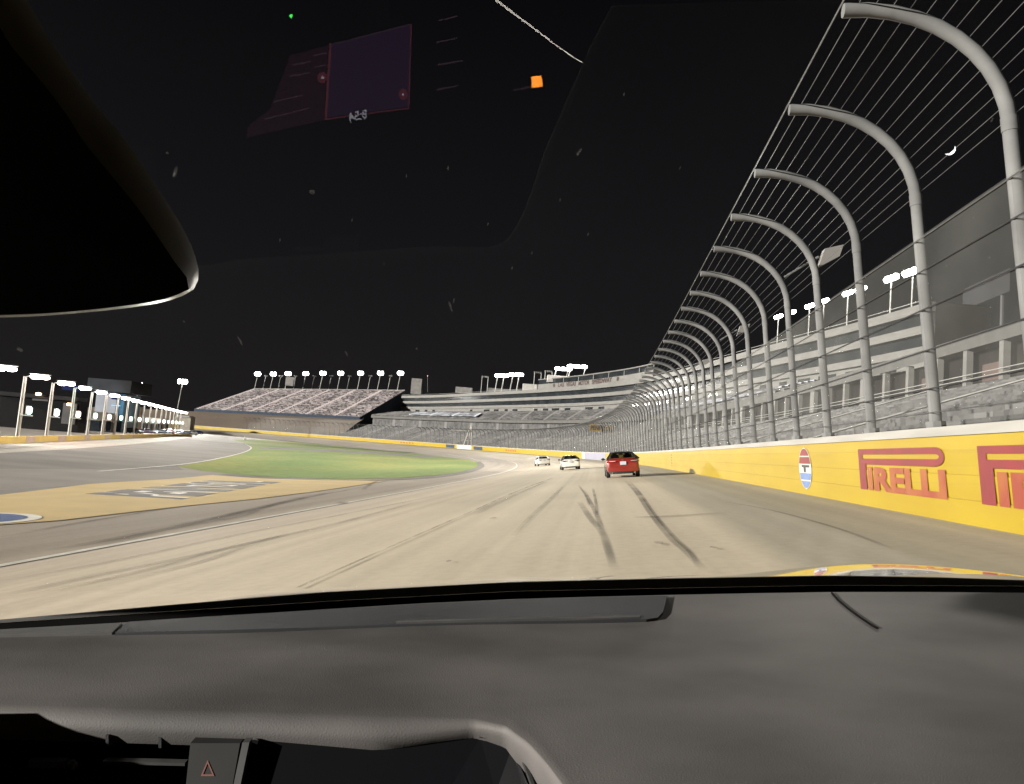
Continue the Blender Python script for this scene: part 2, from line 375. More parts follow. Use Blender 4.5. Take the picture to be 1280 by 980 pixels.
def nearest(x, y):
    x = np.atleast_1d(x); y = np.atleast_1d(y)
    d2 = (x[:, None]-WL[None, :, 0])**2+(y[:, None]-WL[None, :, 1])**2
    i = d2.argmin(1); dx = x-WL[i, 0]; dy = y-WL[i, 1]
    s = i+dx*WT[i, 0]+dy*WT[i, 1]; v = dx*WN[i, 0]+dy*WN[i, 1]
    return s, v, i
def h(x, y):
    s, v, i = nearest(x, y); z = prof(v, WL[i, 2]); return z if np.ndim(x) else float(z[0])
TS = np.geomspace(1.5, 800, 500)
def gpt(px, py):
    """where the sight line of a photo pixel meets the ground of the speedway"""
    d = ray(px, py); pts = CAM[None]+d[None]*TS[:, None]
    g = pts[:, 2]-h(pts[:, 0], pts[:, 1])
    k = np.where(g < 0)[0]
    if not len(k): return pts[-1]
    k = k[0]; a = g[k-1]/(g[k-1]-g[k]); q = pts[k-1]*(1-a)+pts[k]*a
    t0, t1 = TS[k-1], TS[k]
    for _ in range(2):
        tt = np.linspace(t0, t1, 24); pp = CAM[None]+d[None]*tt[:, None]; gg = pp[:, 2]-h(pp[:, 0], pp[:, 1])
        kk = np.where(gg < 0)[0]; kk = max(int(kk[0]), 1) if len(kk) else 23
        t0, t1 = tt[kk-1], tt[kk]
    q = CAM+d*(t0+t1)/2; return q
LEAN = R(6.5)
def wallpt(s, z, off=0.0):
    """point z metres up the leaning wall face, off metres in front of it"""
    p, t, n = wall_at(s); n3 = np.array([n[0], n[1], 0]); u = np.array([0, 0, 1])*math.cos(LEAN)+n3*math.sin(LEAN)
    q = n3*math.cos(LEAN)-np.array([0, 0, 1])*math.sin(LEAN)
    return p+u*z+q*off
def wall_hit(px, py):
    d = ray(px, py); best = None
    for s in np.arange(S0, S0+200, .1):
        a = wallpt(s, 0); p, t, n = wall_at(s)
        # distance in plan of the sight line from the wall foot, allowing for the lean
        t_ = ((a-CAM)[0]*d[0]+(a-CAM)[1]*d[1])/(d[0]**2+d[1]**2); q = CAM+d*t_; z = (q[2]-a[2])/math.cos(LEAN)
        b = wallpt(s, z); e = (b-CAM)[0]*d[1]-(b-CAM)[1]*d[0]
        if best is None or abs(e) < best[0]: best = (abs(e), s, z)
    return best[1], best[2]

def drape(name, poly, mat, off, res=2.0):
    """a flat painted or laid area following the ground"""
    bm = bmesh.new(); vs = [bm.verts.new((float(p[0]), float(p[1]), 0)) for p in poly]; bm.faces.new(vs)
    bmesh.ops.triangulate(bm, faces=bm.faces[:])
    xs = [p[0] for p in poly]; ys = [p[1] for p in poly]
    for ax, lo, hi in ((0, min(xs), max(xs)), (1, min(ys), max(ys))):
        q = lo+res
        while q < hi:
            co = (q, 0, 0) if ax == 0 else (0, q, 0); no = (1, 0, 0) if ax == 0 else (0, 1, 0)
            bmesh.ops.bisect_plane(bm, geom=bm.verts[:]+bm.edges[:]+bm.faces[:], plane_co=co, plane_no=no); q += res
    co = np.array([v.co[:] for v in bm.verts]); z = np.concatenate([h(co[i:i+2000, 0], co[i:i+2000, 1]) for i in range(0, len(co), 2000)])
    for v, zz in zip(bm.verts, z): v.co.z = zz+off
    bmesh.ops.recalc_face_normals(bm, faces=bm.faces[:])
    me = bpy.data.meshes.new(name); bm.to_mesh(me); bm.free()
    if me.polygons and me.polygons[0].normal.z < 0: me.flip_normals()
    me.materials.append(mat); o = bpy.data.objects.new(name, me); COL.objects.link(o); return o
def pxpoly(pts): return [gpt(*p)[:2] for p in pts]
def smooth_line(p, n=12):
    p = np.array(p, float); p = np.c_[p, np.zeros(len(p))] if p.shape[1] == 2 else p
    return catmull(p, n)[:, :2]
def ribbon(mb, line, w, off, w2=None):
    line = np.array(line, float); t = np.gradient(line, axis=0); t /= np.linalg.norm(t, axis=1)[:, None]+1e-9
    n = np.stack([-t[:, 1], t[:, 0]], 1); ww = np.linspace(w, w2 if w2 else w, len(line))[:, None]/2
    a = line+n*ww; b = line-n*ww; za = h(a[:, 0], a[:, 1])+off; zb = h(b[:, 0], b[:, 1])+off
    mb.grid([[(*a[i], za[i]), (*b[i], zb[i])] for i in range(len(line))])

# ---- ground
g = MB(); g.grid([[(-3000, -3000, INF-.06), (3000, -3000, INF-.06)], [(-3000, 3000, INF-.06), (3000, 3000, INF-.06)]])
struct(g.build('ground', M['darkground']))
vsamp = np.r_[0, .25, .5, .75, 1, np.arange(1.5, W, .8), W, np.arange(W+.6, 40.1, 1.0)]
tr = MB(); uv = []; rows = []
for i in range(0, NW, 2):
    q = WL[i, :2][None]+WN[i][None]*vsamp[:, None]; z = prof(vsamp, WL[i, 2])
    rows.append([(a, b, c) for (a, b), c in zip(q, z)]); uv += [(float(i), float(v)) for v in vsamp]
tr.grid(rows); struct(tr.build('race_track', M['track'], smooth=True, uv=uv))
inf = [(-70, -70), (-25, -70), (-24, 0), (-19, 60), (-16, 110), (-17, 160), (-30, 205), (-60, 262), (-100, 308), (-150, 338), (-230, 365), (-230, 120), (-120, 20)]
struct(drape('infield_pavement', inf, M['infield'], -.012, 14))
yp = pxpoly([(-60, 624), (0, 619), (75, 610), (150, 600), (205, 593), (262, 593.5), (320, 598), (400, 600.5), (482, 601.5), (440, 608), (395, 614.5), (320, 624), (230, 633), (160, 641), (75, 651), (0, 656.5), (-60, 661)])
pit = pxpoly([(-120, 569.5), (0, 566.5), (80, 562), (160, 556), (215, 550.5), (245, 546.5), (262, 546.5), (285, 549.5), (305, 554), (313, 559.5), (312, 563), (300, 568), (260, 577), (222, 583), (232, 589), (205, 593), (150, 600), (75, 610), (0, 619), (-120, 630)])
struct(drape('pit_road', pit, M['pit_asphalt'], .006, 3))
struct(drape('pit_apron', pxpoly([(-120, 562), (0, 556.8), (120, 551.2), (226, 546.2), (240, 546.4), (215, 550.4), (160, 555.9), (80, 561.9), (0, 566.4), (-120, 569.4)]), M['pit_concrete'], .009, 4))
struct(drape('yellow_painted_pavement', yp, M['ypaint'], .016, 1.5))
gr = pxpoly([(222, 583), (260, 577), (300, 568), (313, 563), (315, 559.5), (307, 554), (290, 550), (330, 550), (380, 553.5), (445, 559.5), (520, 567), (560, 571.5), (585, 574.5), (596, 578), (598, 581.5), (592, 585.5), (575, 590), (545, 594.5), (500, 597.8), (430, 599.2), (360, 597.5), (300, 593.5), (250, 588.5)])
tag(drape('grass', gr, M['grass'], .022, 3), kind='stuff')
M['track_edge'] = pm('dark_edge_asphalt', (.16, .14, .12), (.11, .10, .085), .3, .9, detail=8)
struct(drape('grass_crossing_road', pxpoly([(322, 559.5), (360, 560.2), (420, 562.5), (480, 566), (540, 570.5), (556, 572.4), (500, 569.6), (430, 565.6), (365, 562.4), (325, 561)]), M['track_edge'], .034, 3))
m = MB(); ribbon(m, smooth_line(pxpoly([(232, 589.4), (300, 594.9), (360, 598.9), (430, 600.6), (500, 599.2), (545, 596), (577, 591), (595, 586), (601, 581.7), (597, 577)]), 10), 1.1, .014); struct(m.build('grass_edge_road_marking', M['track_edge']))

# painted lines
m = MB(); st = np.arange(S0-30, S0+178, 1.5); line = [wall_at(s)[0][:2]+wall_at(s)[2]*(W+.1) for s in st]; ribbon(m, line, .16, .010)
ext = smooth_line([line[-2], line[-1]]+pxpoly([(600, 575.5), (585, 571.8), (560, 567.8)]), 8); ribbon(m, ext, .22, .012)
struct(m.build('inner_line_road_marking', M['linep'], normals=False))
m = MB(); ribbon(m, smooth_line(pxpoly([(-80, 606.5), (0, 600.3), (110, 590.5), (232, 580), (280, 571.8), (303, 566), (312, 562.2), (313.5, 559), (306, 555)]), 10), .22, .024); struct(m.build('pit_road_line_marking', M['linep']))
# the word painted on the yellow pavement
def text_mesh(body, size=1.0, bold=.02, ext=0.0):
    cu = bpy.data.curves.new('lettering', 'FONT'); cu.body = body; cu.size = size; cu.offset = bold; cu.extrude = ext; cu.align_x = 'LEFT'
    o = bpy.data.objects.new('lettering', cu); COL.objects.link(o)
    bpy.context.view_layer.update()
    me = bpy.data.meshes.new_from_object(o.evaluated_get(bpy.context.evaluated_depsgraph_get()))
    bpy.data.objects.remove(o); v = np.array([x.co[:] for x in me.vertices]); f = [tuple(p.vertices) for p in me.polygons]
    v[:, 0] -= v[:, 0].min(); v[:, 1] -= v[:, 1].min()
    return v, f
def map_text(body, fn, bold=.02, offset=0.0):
    """lettering mapped through fn(u, v) with u, v in 0..1"""
    v, f = text_mesh(body, 1.0, bold); v = v.copy(); v[:, 0] /= v[:, 0].max(); v[:, 1] /= v[:, 1].max()
    mb = MB(); mb.add([fn(a, b) for a, b, _ in v], f); return mb
c00, c10, c11, c01 = [gpt(*p)[:2] for p in ((103, 618), (228, 625), (352, 603), (268, 600))]
def pave(off):
    def fn(u, v):
        # letters read from the grandstand side: tops lie towards the pit
        p = (c00*(1-u)*(1-v)+c10*u*(1-v)+c11*u*v+c01*(1-u)*v); return (*p, h(*p)+off)
    return fn
def pave_t(off, a, b, c, d):
    def fn(u, v):
        p = a*(1-u)*(1-v)+b*u*(1-v)+c*u*v+d*(1-u)*v; return (*p, h(*p)+off)
    return fn
wo = map_text('PENNZOIL', pave_t(.021, c10, c11, c01, c00), .10); struct(wo.build('word_edge_road_marking', M['linep'], normals=False))
wt = map_text('PENNZOIL', pave_t(.026, c11, c10, c00, c01) if False else pave_t(.026, c01, c00, c10, c11) if False else pave_t(.026, c10, c11, c01, c00), .05)
struct(wt.build('word_road_marking', M['dkpaint'], normals=False))
# round emblem painted further back along the pavement
cc = gpt(-70, 649.5)[:2]; tt = wall_at(S0+15)[1]; nn = np.array([-tt[1], tt[0]])
for nme, rr, mat, off in (('emblem_ring_road_marking', 2.05, M['linep'], .024), ('emblem_road_marking', 1.72, M['blue'], .030)):
    pts = [cc+tt*rr*math.cos(a)+nn*rr*1.05*math.sin(a) for a in np.linspace(0, 2*math.pi, 40, endpoint=False)]
    struct(drape(nme, pts, mat, off, 1.0))
# rubber
def rubber_mat(name, col, alpha):
    """rubber laid on the surface: fades out across its width and towards its ends, patchy along its length (uv: along 0..1, across -1..1)"""
    m = veil(name, col, alpha, .75); t = m.node_tree; b = t.nodes['Principled BSDF']
    uv = t.nodes.new('ShaderNodeUVMap'); sp = t.nodes.new('ShaderNodeSeparateXYZ'); t.links.new(uv.outputs[0], sp.inputs[0])
    def mth(op, a, b_=None, clamp=False):
        n = t.nodes.new('ShaderNodeMath'); n.operation = op; n.use_clamp = clamp
        for k, q in enumerate((a, b_)):
            if q is None: continue
            if isinstance(q, (int, float)): n.inputs[k].default_value = q
            else: t.links.new(q, n.inputs[k])
        return n.outputs[0]
    ac = mth('SUBTRACT', 1.0, mth('POWER', mth('ABSOLUTE', sp.outputs['Y']), 4.0), True)
    en = mth('MULTIPLY', mth('MULTIPLY', sp.outputs['X'], mth('SUBTRACT', 1.0, sp.outputs['X'])), 7.0, True)
    tc = t.nodes.new('ShaderNodeTexCoord'); nz = t.nodes.new('ShaderNodeTexNoise'); nz.inputs['Scale'].default_value = .5; nz.inputs['Detail'].default_value = 7
    t.links.new(tc.outputs['Object'], nz.inputs['Vector'])
    mr = t.nodes.new('ShaderNodeMapRange'); mr.inputs[1].default_value = .3; mr.inputs[2].default_value = .62; mr.inputs[3].default_value = .35; mr.inputs[4].default_value = 1.0
    t.links.new(nz.outputs['Fac'], mr.inputs[0])
    t.links.new(mth('MULTIPLY', mth('MULTIPLY', mth('MULTIPLY', ac, en), mr.outputs[0]), alpha), b.inputs['Alpha']); return m
M['rubber'] = rubber_mat('rubber_marks', (.03, .027, .023), .38); M['rubber2'] = rubber_mat('faint_rubber_marks', (.05, .045, .038), .30); M['oil'] = veil('oil_spots', (.04, .036, .03), .35)
def marks(name, lines, mat, off):
    m = MB(); uv = []
    for k, (pts, w, w2) in enumerate(lines):
        l = smooth_line(pxpoly(pts), 10); ribbon(m, l, w*1.0, off+.0007*k, w2*1.0)
        for i in range(len(l)): uv += [(i/(len(l)-1), -1), (i/(len(l)-1), 1)]
    return struct(m.build(name, mat, normals=False, uv=uv))
marks('tyre_skid_road_marking', [
    ([(782, 601), (795, 615), (812, 640), (836, 670), (858, 690), (880, 713)], .17, .11), ([(786, 601), (799, 615), (816, 640), (841, 670), (862, 690), (872, 708)], .10, .07),
    ([(724, 627), (737, 647), (751, 664), (759, 685), (767, 712)], .17, .11), ([(729, 612), (739, 630), (748, 650), (755, 672)], .14, .10), ([(741, 610), (745, 630), (746, 645)], .10, .08),
    ([(723, 606), (732, 620), (737, 634)], .10, .08)], M['rubber'], .006)
marks('faint_skid_road_marking', [
    ([(0, 672), (110, 652), (230, 633), (330, 621), (420, 610)], .22, .25), ([(60, 690), (190, 664), (300, 640), (395, 617)], .30, .30), ([(110, 684), (230, 657), (330, 634), (430, 611)], .3, .3),
    ([(200, 664), (300, 645), (360, 627), (480, 604)], .28, .2), ([(0, 728), (150, 700), (300, 668), (420, 645), (560, 617)], .16, .2), ([(0, 746), (120, 720), (250, 693), (390, 661)], .22, .2),
    ([(0, 752), (170, 716), (290, 684), (420, 655), (520, 628)], .16, .25), ([(150, 727), (250, 703), (310, 682), (360, 668)], .14, .14), ([(452, 613), (462, 606), (474, 600)], .30, .25), ([(423, 631), (431, 627)], .5, .4),
    ([(640, 672), (665, 645), (690, 622), (706, 606)], .12, .16), ([(590, 645), (620, 630), (660, 612), (684, 602)], .14, .2), ([(790, 648), (840, 646), (905, 642)], .35, .35),
    ([(905, 628), (960, 638), (1040, 660), (1120, 690)], .10, .08)], M['rubber2'], .012)
marks('lane_seam_road_marking', [([(372, 737), (450, 702), (520, 671), (590, 640), (650, 613), (690, 598)], .055, .10)], M['seam'], .024)
# grey patch in the upper lane is part of the surface; a few dark spots of oil
m = MB()
for px, py, r in ((616, 649, .18), (561, 704, .08), (824, 681, .14), (892, 687, .09)):
    q = gpt(px, py); m.poly([(q[0]+r*.5*math.cos(a)*random.uniform(.7, 1.2), q[1]+r*1.3*math.sin(a)*random.uniform(.7, 1.2), 0) for a in np.linspace(0, 6.28, 14, endpoint=False)])
m.v = [(x, y, h(x, y)+.03) for x, y, _ in m.v]; struct(m.build('oil_spot_road_marking', M['oil'], normals=False))

# ------------------------------------------------------------------ outer wall
WH, CAPH = 1.34, .15
wall = thing('outer_wall', 'long yellow speedway wall with white cap curving round the outside of the track', 'wall')
SEND = NW-2
cols = [(0.0, .0), (.012, .37), (-.0, .372), (.012, .74), (0, .742), (.012, 1.1), (0, 1.102), (0, WH)]
m = MB(); rows = []; uv = []
for s in range(0, SEND, 2):
    rows.append([wallpt(s, z-(.06 if z == 0 else 0), o) for o, z in cols]+[wallpt(s, WH, -.5), wallpt(s, -.3, -.5)]); uv += [(s, z) for o, z in cols]+[(s, WH+.5), (s, WH+2)]
m.grid(rows); m.build('wall_face', M['yellow'], wall, uv=uv)
m = MB(); rows = []
for s in range(0, SEND, 2): rows.append([wallpt(s, WH+.002, .03), wallpt(s, WH+CAPH, .02), wallpt(s, WH+CAPH+.01, -.55), wallpt(s, WH+.002, -.56)])
m.grid(rows, closed=True); m.build('wall_cap', M['cap'], wall)
def wall_panel(name, s0, s1, z0, z1, mat, off=.02, n=12):
    m = MB(); m.grid([[wallpt(s, z0, off), wallpt(s, z1, off)] for s in np.linspace(s0, s1, n)]); return m.build(name, mat, wall, normals=False)
def s_at(px):
    """station on the wall foot seen in a photo column"""
    best = min(np.arange(S0+5, S0+330, .2), key=lambda s: abs(float(np.dot(wallpt(s, .8)-CAM, rgt)/np.dot(wallpt(s, .8)-CAM, fwd))-(px-640)/F)); return best
# wordmarks
def wordmark(sa, z0, z1, length):
    """stretched red letters, s runs away from the viewer: u = 0 at the far end (the left as seen)"""
    fn = lambda u, v, o=.022: wallpt(sa-u*length, z0+v*(z1-z0), o)
    m = MB(); hh = z1-z0
    n = 26
    # big P: an outer stadium bar over the full length with a slot, and a stem down the left end
    def strip(u0, u1, v0, v1): m.grid([[fn(u, v0), fn(u, v1)] for u in np.linspace(u0, u1, n)])
    strip(0, .92, .865, 1.0); strip(0, .92, .62, .765); strip(0, .10, 0, .62); strip(0, .06, .765, .865)
    ang = np.linspace(-math.pi/2, math.pi/2, 14)
    m.grid([[fn(.92+.08*math.cos(a), .815+.185*math.sin(a)), fn(.92+.035*math.cos(a), .815+.05*math.sin(a))] for a in ang])
    o = m.build('wordmark_initial', M['red'], wall, normals=False)
    t = map_text('IRELLI', lambda u, v: fn(.12+u*.88, v*.565), .048); t.build('wordmark_lettering', M['redthin'], wall, normals=False)
sA, zA0 = wall_hit(1078, 618); sB, zA1 = wall_hit(1182, 566); 
wordmark(sA, .34, 1.17, sA-sB)
sC, _ = wall_hit(1222, 566); wordmark(sC, .34, 1.17, sA-sB)
sC2 = sA+(sA-sC)
# round emblem
sE, _ = wall_hit(1007, 588); LE = .62
def emb(u, v, o): return wallpt(sE-u*LE, .70+v*.56, o)
def seg(name, v0, v1, mat, o=.024, rr=1.0):
    m = MB(); vv = np.linspace(v0, v1, 14); m.grid([[emb(-math.sqrt(max(0, rr*rr-v*v)), v, o), emb(math.sqrt(max(0, rr*rr-v*v)), v, o)] for v in vv]); m.build(name, mat, wall, normals=False)
seg('emblem_ground', -1, 1, M['whitep'], .020)
for v0, v1, mat in ((.60, .94, 'red'), (.22, .54, 'red'), (-.54, -.22, 'blue'), (-.94, -.60, 'blue')): seg('emblem_band', v0, v1, M[mat], .025, .94)
m = MB(); m.grid([[emb(a, .16, .027), emb(a, .05, .027)] for a in (-.5, .75)]); m.grid([[emb(a, .05, .0275), emb(a, -.18, .0275)] for a in (-.2, .12)]); m.build('emblem_letter', M['black'], wall, normals=False)
wall_panel('pale_panel', s_at(731), s_at(757), .02, WH, M['lav'], .022)
wall_panel('pale_panel_edge', s_at(727.5), s_at(730.8), .02, WH, M['whitep'], .022)
for a, b in ((557.5, 568), (592, 603)): wall_panel('banner', s_at(a), s_at(b), .1, 1.25, M['navy'], .022)
wall_panel('gate_panel', s_at(571), s_at(589), .0, 1.45, M['whitep'], .024)
# small upright lettering and marks on the yellow
s840 = s_at(839.5)
m = MB()
for k in range(5): m.grid([[wallpt(s840-a, .25+.2*k, .022), wallpt(s840-a, .36+.2*k, .022)] for a in (0, .45)])
m.build('small_lettering', M['black'], wall, normals=False)
for px in (517, 645):
    s1 = s_at(px); m = MB()
    for k in range(5): m.grid([[wallpt(s1+2.0*k+a, .45, .022), wallpt(s1+2.0*k+a, .95, .022)] for a in (0, 1.2)])
    m.build('small_lettering', M['redthin'], wall, normals=False)

# ------------------------------------------------------------------ catch fence
fence = thing('catch_fence', 'tall steel catch fence with curved posts leaning over the track above the yellow wall', 'fence')
s13 = min(np.arange(S0, S0+30, .05), key=lambda s: abs(wall_at(s)[0][1]-13.0)); SP = 3.13
ZB, ZV, OV, RISE = WH+CAPH+.01, 5.52, 2.02, 1.76
def fpt(s, th=None, z=None, off=-.25):
    if th is None: return wallpt(s, z, off)
    return wallpt(s, ZV+RISE*math.sin(th), off+OV*(1-math.cos(th)))
random.seed(11); JIT = {}
def post_pts(s): return [fpt(s, z=ZB), fpt(s, z=3.2), fpt(s, z=ZV)]+[fpt(s, th=a) for a in np.linspace(.12, math.pi/2, 10)]
k0 = -3
post_s = [s13+SP*k for k in range(k0, 100) if s13+SP*k < SEND-5]
for s in post_s[:100]:
    j_ = s+random.uniform(-.035, .035); m = MB(); m.tube(post_pts(j_), .098, 10)
    m.tube([fpt(j_, z=ZB-.005), fpt(j_, z=ZB+.10)], .16, 8); m.tube([fpt(j_, z=ZV-.16), fpt(j_, z=ZV+.04)], .106, 10)
    m.build('post', M['galv'], fence, smooth=True)
extra = [post_s[-1]+SP*k for k in range(1, 60) if post_s[-1]+SP*k < S0+430]
m = MB()
for s in extra: m.tube(post_pts(s), .08, 5)
tag(m.build('distant_posts', M['galv'], fence, smooth=True), kind='stuff')
allst = post_s+extra
for th in np.linspace(.06, math.pi/2, 15):
    MB().tube([wallpt(s, ZV+(RISE+.12)*math.sin(th), -.25+OV*(1-math.cos(th))-.12*math.cos(th)) for s in allst], .0065 if th < 1.5 else .014, 4).build('cable', M['cable'], fence)
for z, mt, r in ((2.15, 'darkcable', .013), (2.8, 'darkcable', .016), (3.5, 'darkcable', .016), (4.15, 'darkcable', .013), (4.7, 'cable', .014), (1.75, 'cable', .008)):
    MB().tube([fpt(s, z=z, off=-.15) for s in allst], r, 4).build('cable', M[mt], fence)
m = MB(); m.grid([[fpt(s, z=z, off=-.17) for z in (ZB+.02, 2.6, 3.7, 4.75)] for s in np.arange(allst[0], allst[-1], 2.0)]); m.build('wire_mesh', M['mesh'], fence, normals=False)
# fittings hung on the fence arms
def fixture(s, label, big=1.0):
    a = fpt(s, th=.42); n = wall_at(s)[2]; n3 = np.array([n[0], n[1], 0]); t3 = np.array([*wall_at(s)[1], 0])
    root = thing('fence_floodlight_box', label, 'box', a, 'boxes on fence arms')
    L = np.array([0, 0, 0.0])
    tip = n3*(-.25)+t3*.1+np.array([0, 0, .3])
    arm = MB().tube([L-n3*.02, L-n3*.0+np.array([0, 0, .55])*big+n3*(-.8)*big], .035, 6); arm.build('arm', M['galv'], root)
    c = np.array([0, 0, .60])*big-n3*1.05*big
    b = MB(); ax, ay, az = t3*.22*big, -n3*.42*big+np.array([0, 0, .2])*big, np.array([0, 0, .42])*big-n3*.12*big
    o = c-ax/2-ay/2-az/2; lo = 1.0; q = .62
    f = [o, o+ax, o+ax+az, o+az]; cb = o+ay+ax*.5+az*.5; bk = [cb-ax*q*.5-az*q*.5, cb+ax*q*.5-az*q*.5, cb+ax*q*.5+az*q*.5, cb-ax*q*.5+az*q*.5]
    b.add(f+bk, [(0, 1, 2, 3), (7, 6, 5, 4), (0, 4, 5, 1), (1, 5, 6, 2), (2, 6, 7, 3), (3, 7, 4, 0)]); b.build('housing', M['roofbox'], root)
fixture(post_s[6], 'pale tapered box on an arm of the near fence posts, largest of four', 1.35)
fixture(post_s[10], 'small box on a fence arm, second from the nearest of four', 1.1)
fixture(post_s[14], 'small box on a fence arm, third from the nearest of four', 1.1)
fixture(post_s[19], 'tiny box on a fence arm, farthest of four along the curve', 1.1)
# sign board on the far fence
sb = s_at(752); a = wall_at(sb); pc = P(752, 535.5, float(a[0][1])); t3 = np.array([*a[1], 0]); n3 = np.array([*a[2], 0])
look = np.array([pc[0], pc[1], 0]); look /= np.linalg.norm(look); sx = np.array([look[1], -look[0], 0]); sz = np.array([0, 0, 1.0])
brd = thing('fence_sign', 'dull yellow sign board hung high on the far catch fence', 'sign', pc)
M['dullyellow'] = pm('dull_yellow_board', (.16, .105, .03), (.11, .075, .03), 1, .7)
MB().obox(-sx*2.2-sz*.62+look*.06, sx*4.4, look*.12, sz*1.24).build('board', M['dullyellow'], brd)
map_text('PENNZOIL', lambda u, v: -sx*2.0+sx*4.0*u+sz*(v-.5)*.85+look*.05, .04).build('lettering', M['black'], brd, normals=False)
# flag stand on the far wall
q = wallpt(s_at(585), WH+CAPH); qY = float(q[1]); fs = thing('flag_stand', 'white steel flag tower standing on the far wall beside a white gate', 'tower', q)
m = MB(); hh = 6.2
for dx, dy in ((-1.5, 0), (1.2, 0), (-.2, 2.0)): m.tube([(dx, dy, 0), (dx*.25+.6, dy*.2, hh)], .16, 6)
for z in (1.6, 3.2, 4.6): m.tube([(-1.5+z*.28, 0, z), (1.2-z*.07, 0, z)], .10, 5)
m.build('tower_frame', M['whitep'], fs); MB().tube([(-6.5, .5, hh*.80), (1.2, .2, hh*.82)], .13, 5).build('crossarm', M['steelwhite'], fs)
MB().bbox((.6, .2, hh+.5), (.8, .8, 1.1), .1).build('basket', M['whitep'], fs)

# ------------------------------------------------------------------ grandstands
def offs(s, o, z):
    p, t, n = wall_at(s); return np.array([p[0]-n[0]*o, p[1]-n[1]*o, z])
def px_of(p): d = np.asarray(p)-CAM; return 640+F*float(np.dot(d, rgt)/np.dot(d, fwd))
sL0, sL1 = 5, float(next(s for s in np.arange(S0+250, NW-10, 1.0) if px_of(offs(s, 23, 9)) < 452))
sLC = sL1-6                             # the concourse ends here
def steps(front, back, nrow):
    """cross-section of risers and treads from the front edge to the back edge"""
    pts = []
    for k in range(nrow):
        a = front+(back-front)*(k/nrow); b = front+(back-front)*((k+1)/nrow)
        pts += [a, np.array([a[0], a[1], b[2]])]
    pts.append(back); return pts
def bank(name, mat, parent, fr, bk, stations, nrow):
    m = MB(); rows = []; uv = []; acc = 0; prev = None
    for s in stations:
        f_, b_ = fr(s), bk(s)
        if prev is not None: acc += np.linalg.norm(f_[:2]-prev[:2])
        prev = f_; r = steps(f_, b_, nrow); rows.append(r); uv += [(acc, k*.55) for k in range(len(r))]
    m.grid(rows); return m.build(name, mat, parent, uv=uv)
gs = thing('main_grandstand', 'long grey grandstand of seat rows curving behind the fence below the suites', 'grandstand')
stl = np.arange(sL0, sL1, 5.0)
taper = lambda s: float(np.clip((sL1-s)/70, 0.12, 1))
MB().grid([[offs(s, .6, WL[int(s), 2]+.9), offs(s, 4.5, WL[int(s), 2]+1.35)] for s in np.r_[stl, sL1]]).build('walkway', M['concrete'], gs, normals=False)
LZ = lambda s: WL[int(s), 2]
bank('lower_seats', M['seat_grey'], gs, lambda s: offs(s, 4.5, LZ(s)+1.35), lambda s: offs(s, 4.5+18.5, LZ(s)+1.4+6.7*float(np.clip((sL1+8-s)/(sL1+8-sLC), .3, 1))), stl, 16)
# suite curve
sk = np.array([(*P(px, 440, d)[:2], 0) for px, d in ((1165, 111), (1060, 134), (950, 168), (875, 205), (808, 250), (740, 291), (673, 331), (600, 381), (548, 424), (507, 455))])
SU = resample(catmull(sk, 24), 3.0)[:, :2]; NSU = len(SU)
ST = np.gradient(SU, axis=0); ST /= np.linalg.norm(ST, axis=1)[:, None]; SN = np.stack([-ST[:, 1], ST[:, 0]], 1)   # towards the track
def su(i, o, z): i = min(max(i, 0), NSU-1); return np.array([SU[i, 0]+SN[i, 0]*o, SU[i, 1]+SN[i, 1]*o, z])
near_s = [float(nearest(SU[i, 0], SU[i, 1])[2][0]) for i in range(NSU)]
n0_, n1_ = near_s[0], near_s[-1]; near_s = [n0_+(v-n0_)*(sLC-n0_)/(n1_-n0_) for v in near_s]
# concourse wall behind the lower seats, with columns and dark openings
CW = 4.5+18.5
stn_, stf_ = [s for s in stl if s <= S0+185], [s for s in stl if S0+180 <= s <= sLC]
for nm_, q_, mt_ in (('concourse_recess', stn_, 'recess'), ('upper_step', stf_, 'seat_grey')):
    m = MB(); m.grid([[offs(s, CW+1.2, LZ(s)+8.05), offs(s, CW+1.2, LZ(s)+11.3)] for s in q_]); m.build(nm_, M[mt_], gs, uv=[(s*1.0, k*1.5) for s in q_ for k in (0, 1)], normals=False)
m = MB(); m.grid([[offs(s, CW-.05, LZ(s)+8.12), offs(s, CW+1.2, LZ(s)+8.12)] for s in stn_+stf_]); m.build('concourse_floor', M['concrete'], gs, normals=False)
m = MB(); m.grid([[offs(s, CW, LZ(s)+11.3), offs(s, CW-.02, LZ(s)+12.4), offs(s, CW+1.6, LZ(s)+12.4)] for s in stn_+stf_]); m.build('concourse_beam', M['concrete'], gs, normals=False)
for z_ in (8.9, 9.25): MB().tube([offs(s, CW+.05, LZ(s)+z_) for s in stn_], .035, 4).build('railing', M['steelwhite'], gs)
colm = MB()
cs = np.arange(sL0+3, S0+200, 5.5)
for k, s in enumerate(cs):
    p, t, n = wall_at(s); t3 = np.array([t[0], t[1], 0]); n3 = np.array([n[0], n[1], 0])
    w = .6 if k % 3 else 1.5
    MB().obox(offs(s, CW+.6, LZ(s)+8.13)-t3*w/2, t3*w, n3*.5, np.array([0, 0, 3.2])).build('column', M['suite'], gs)
M['rust'] = pm('rust_red_panel', (.07, .04, .035), (.05, .035, .03), .5, .8)
for s in cs[8:26:2]:
    p, t, n = wall_at(s); t3 = np.array([t[0], t[1], 0]); n3 = np.array([n[0], n[1], 0])
    MB().obox(offs(s, CW+1.12, LZ(s)+8.2)+t3*.7, t3*4.0, n3*.08, np.array([0, 0, 1.9])).build('concession_panel', M['rust'], gs)
# upper deck between concourse and suites
def up_f(i): return offs(near_s[i], CW+.2, LZ(near_s[i])+12.5)
idx = [i for i in range(2, NSU, 2)]
bank('upper_seats', M['seat_dark'], gs, up_f, lambda i: su(i, .9, 19.6), idx, 14)
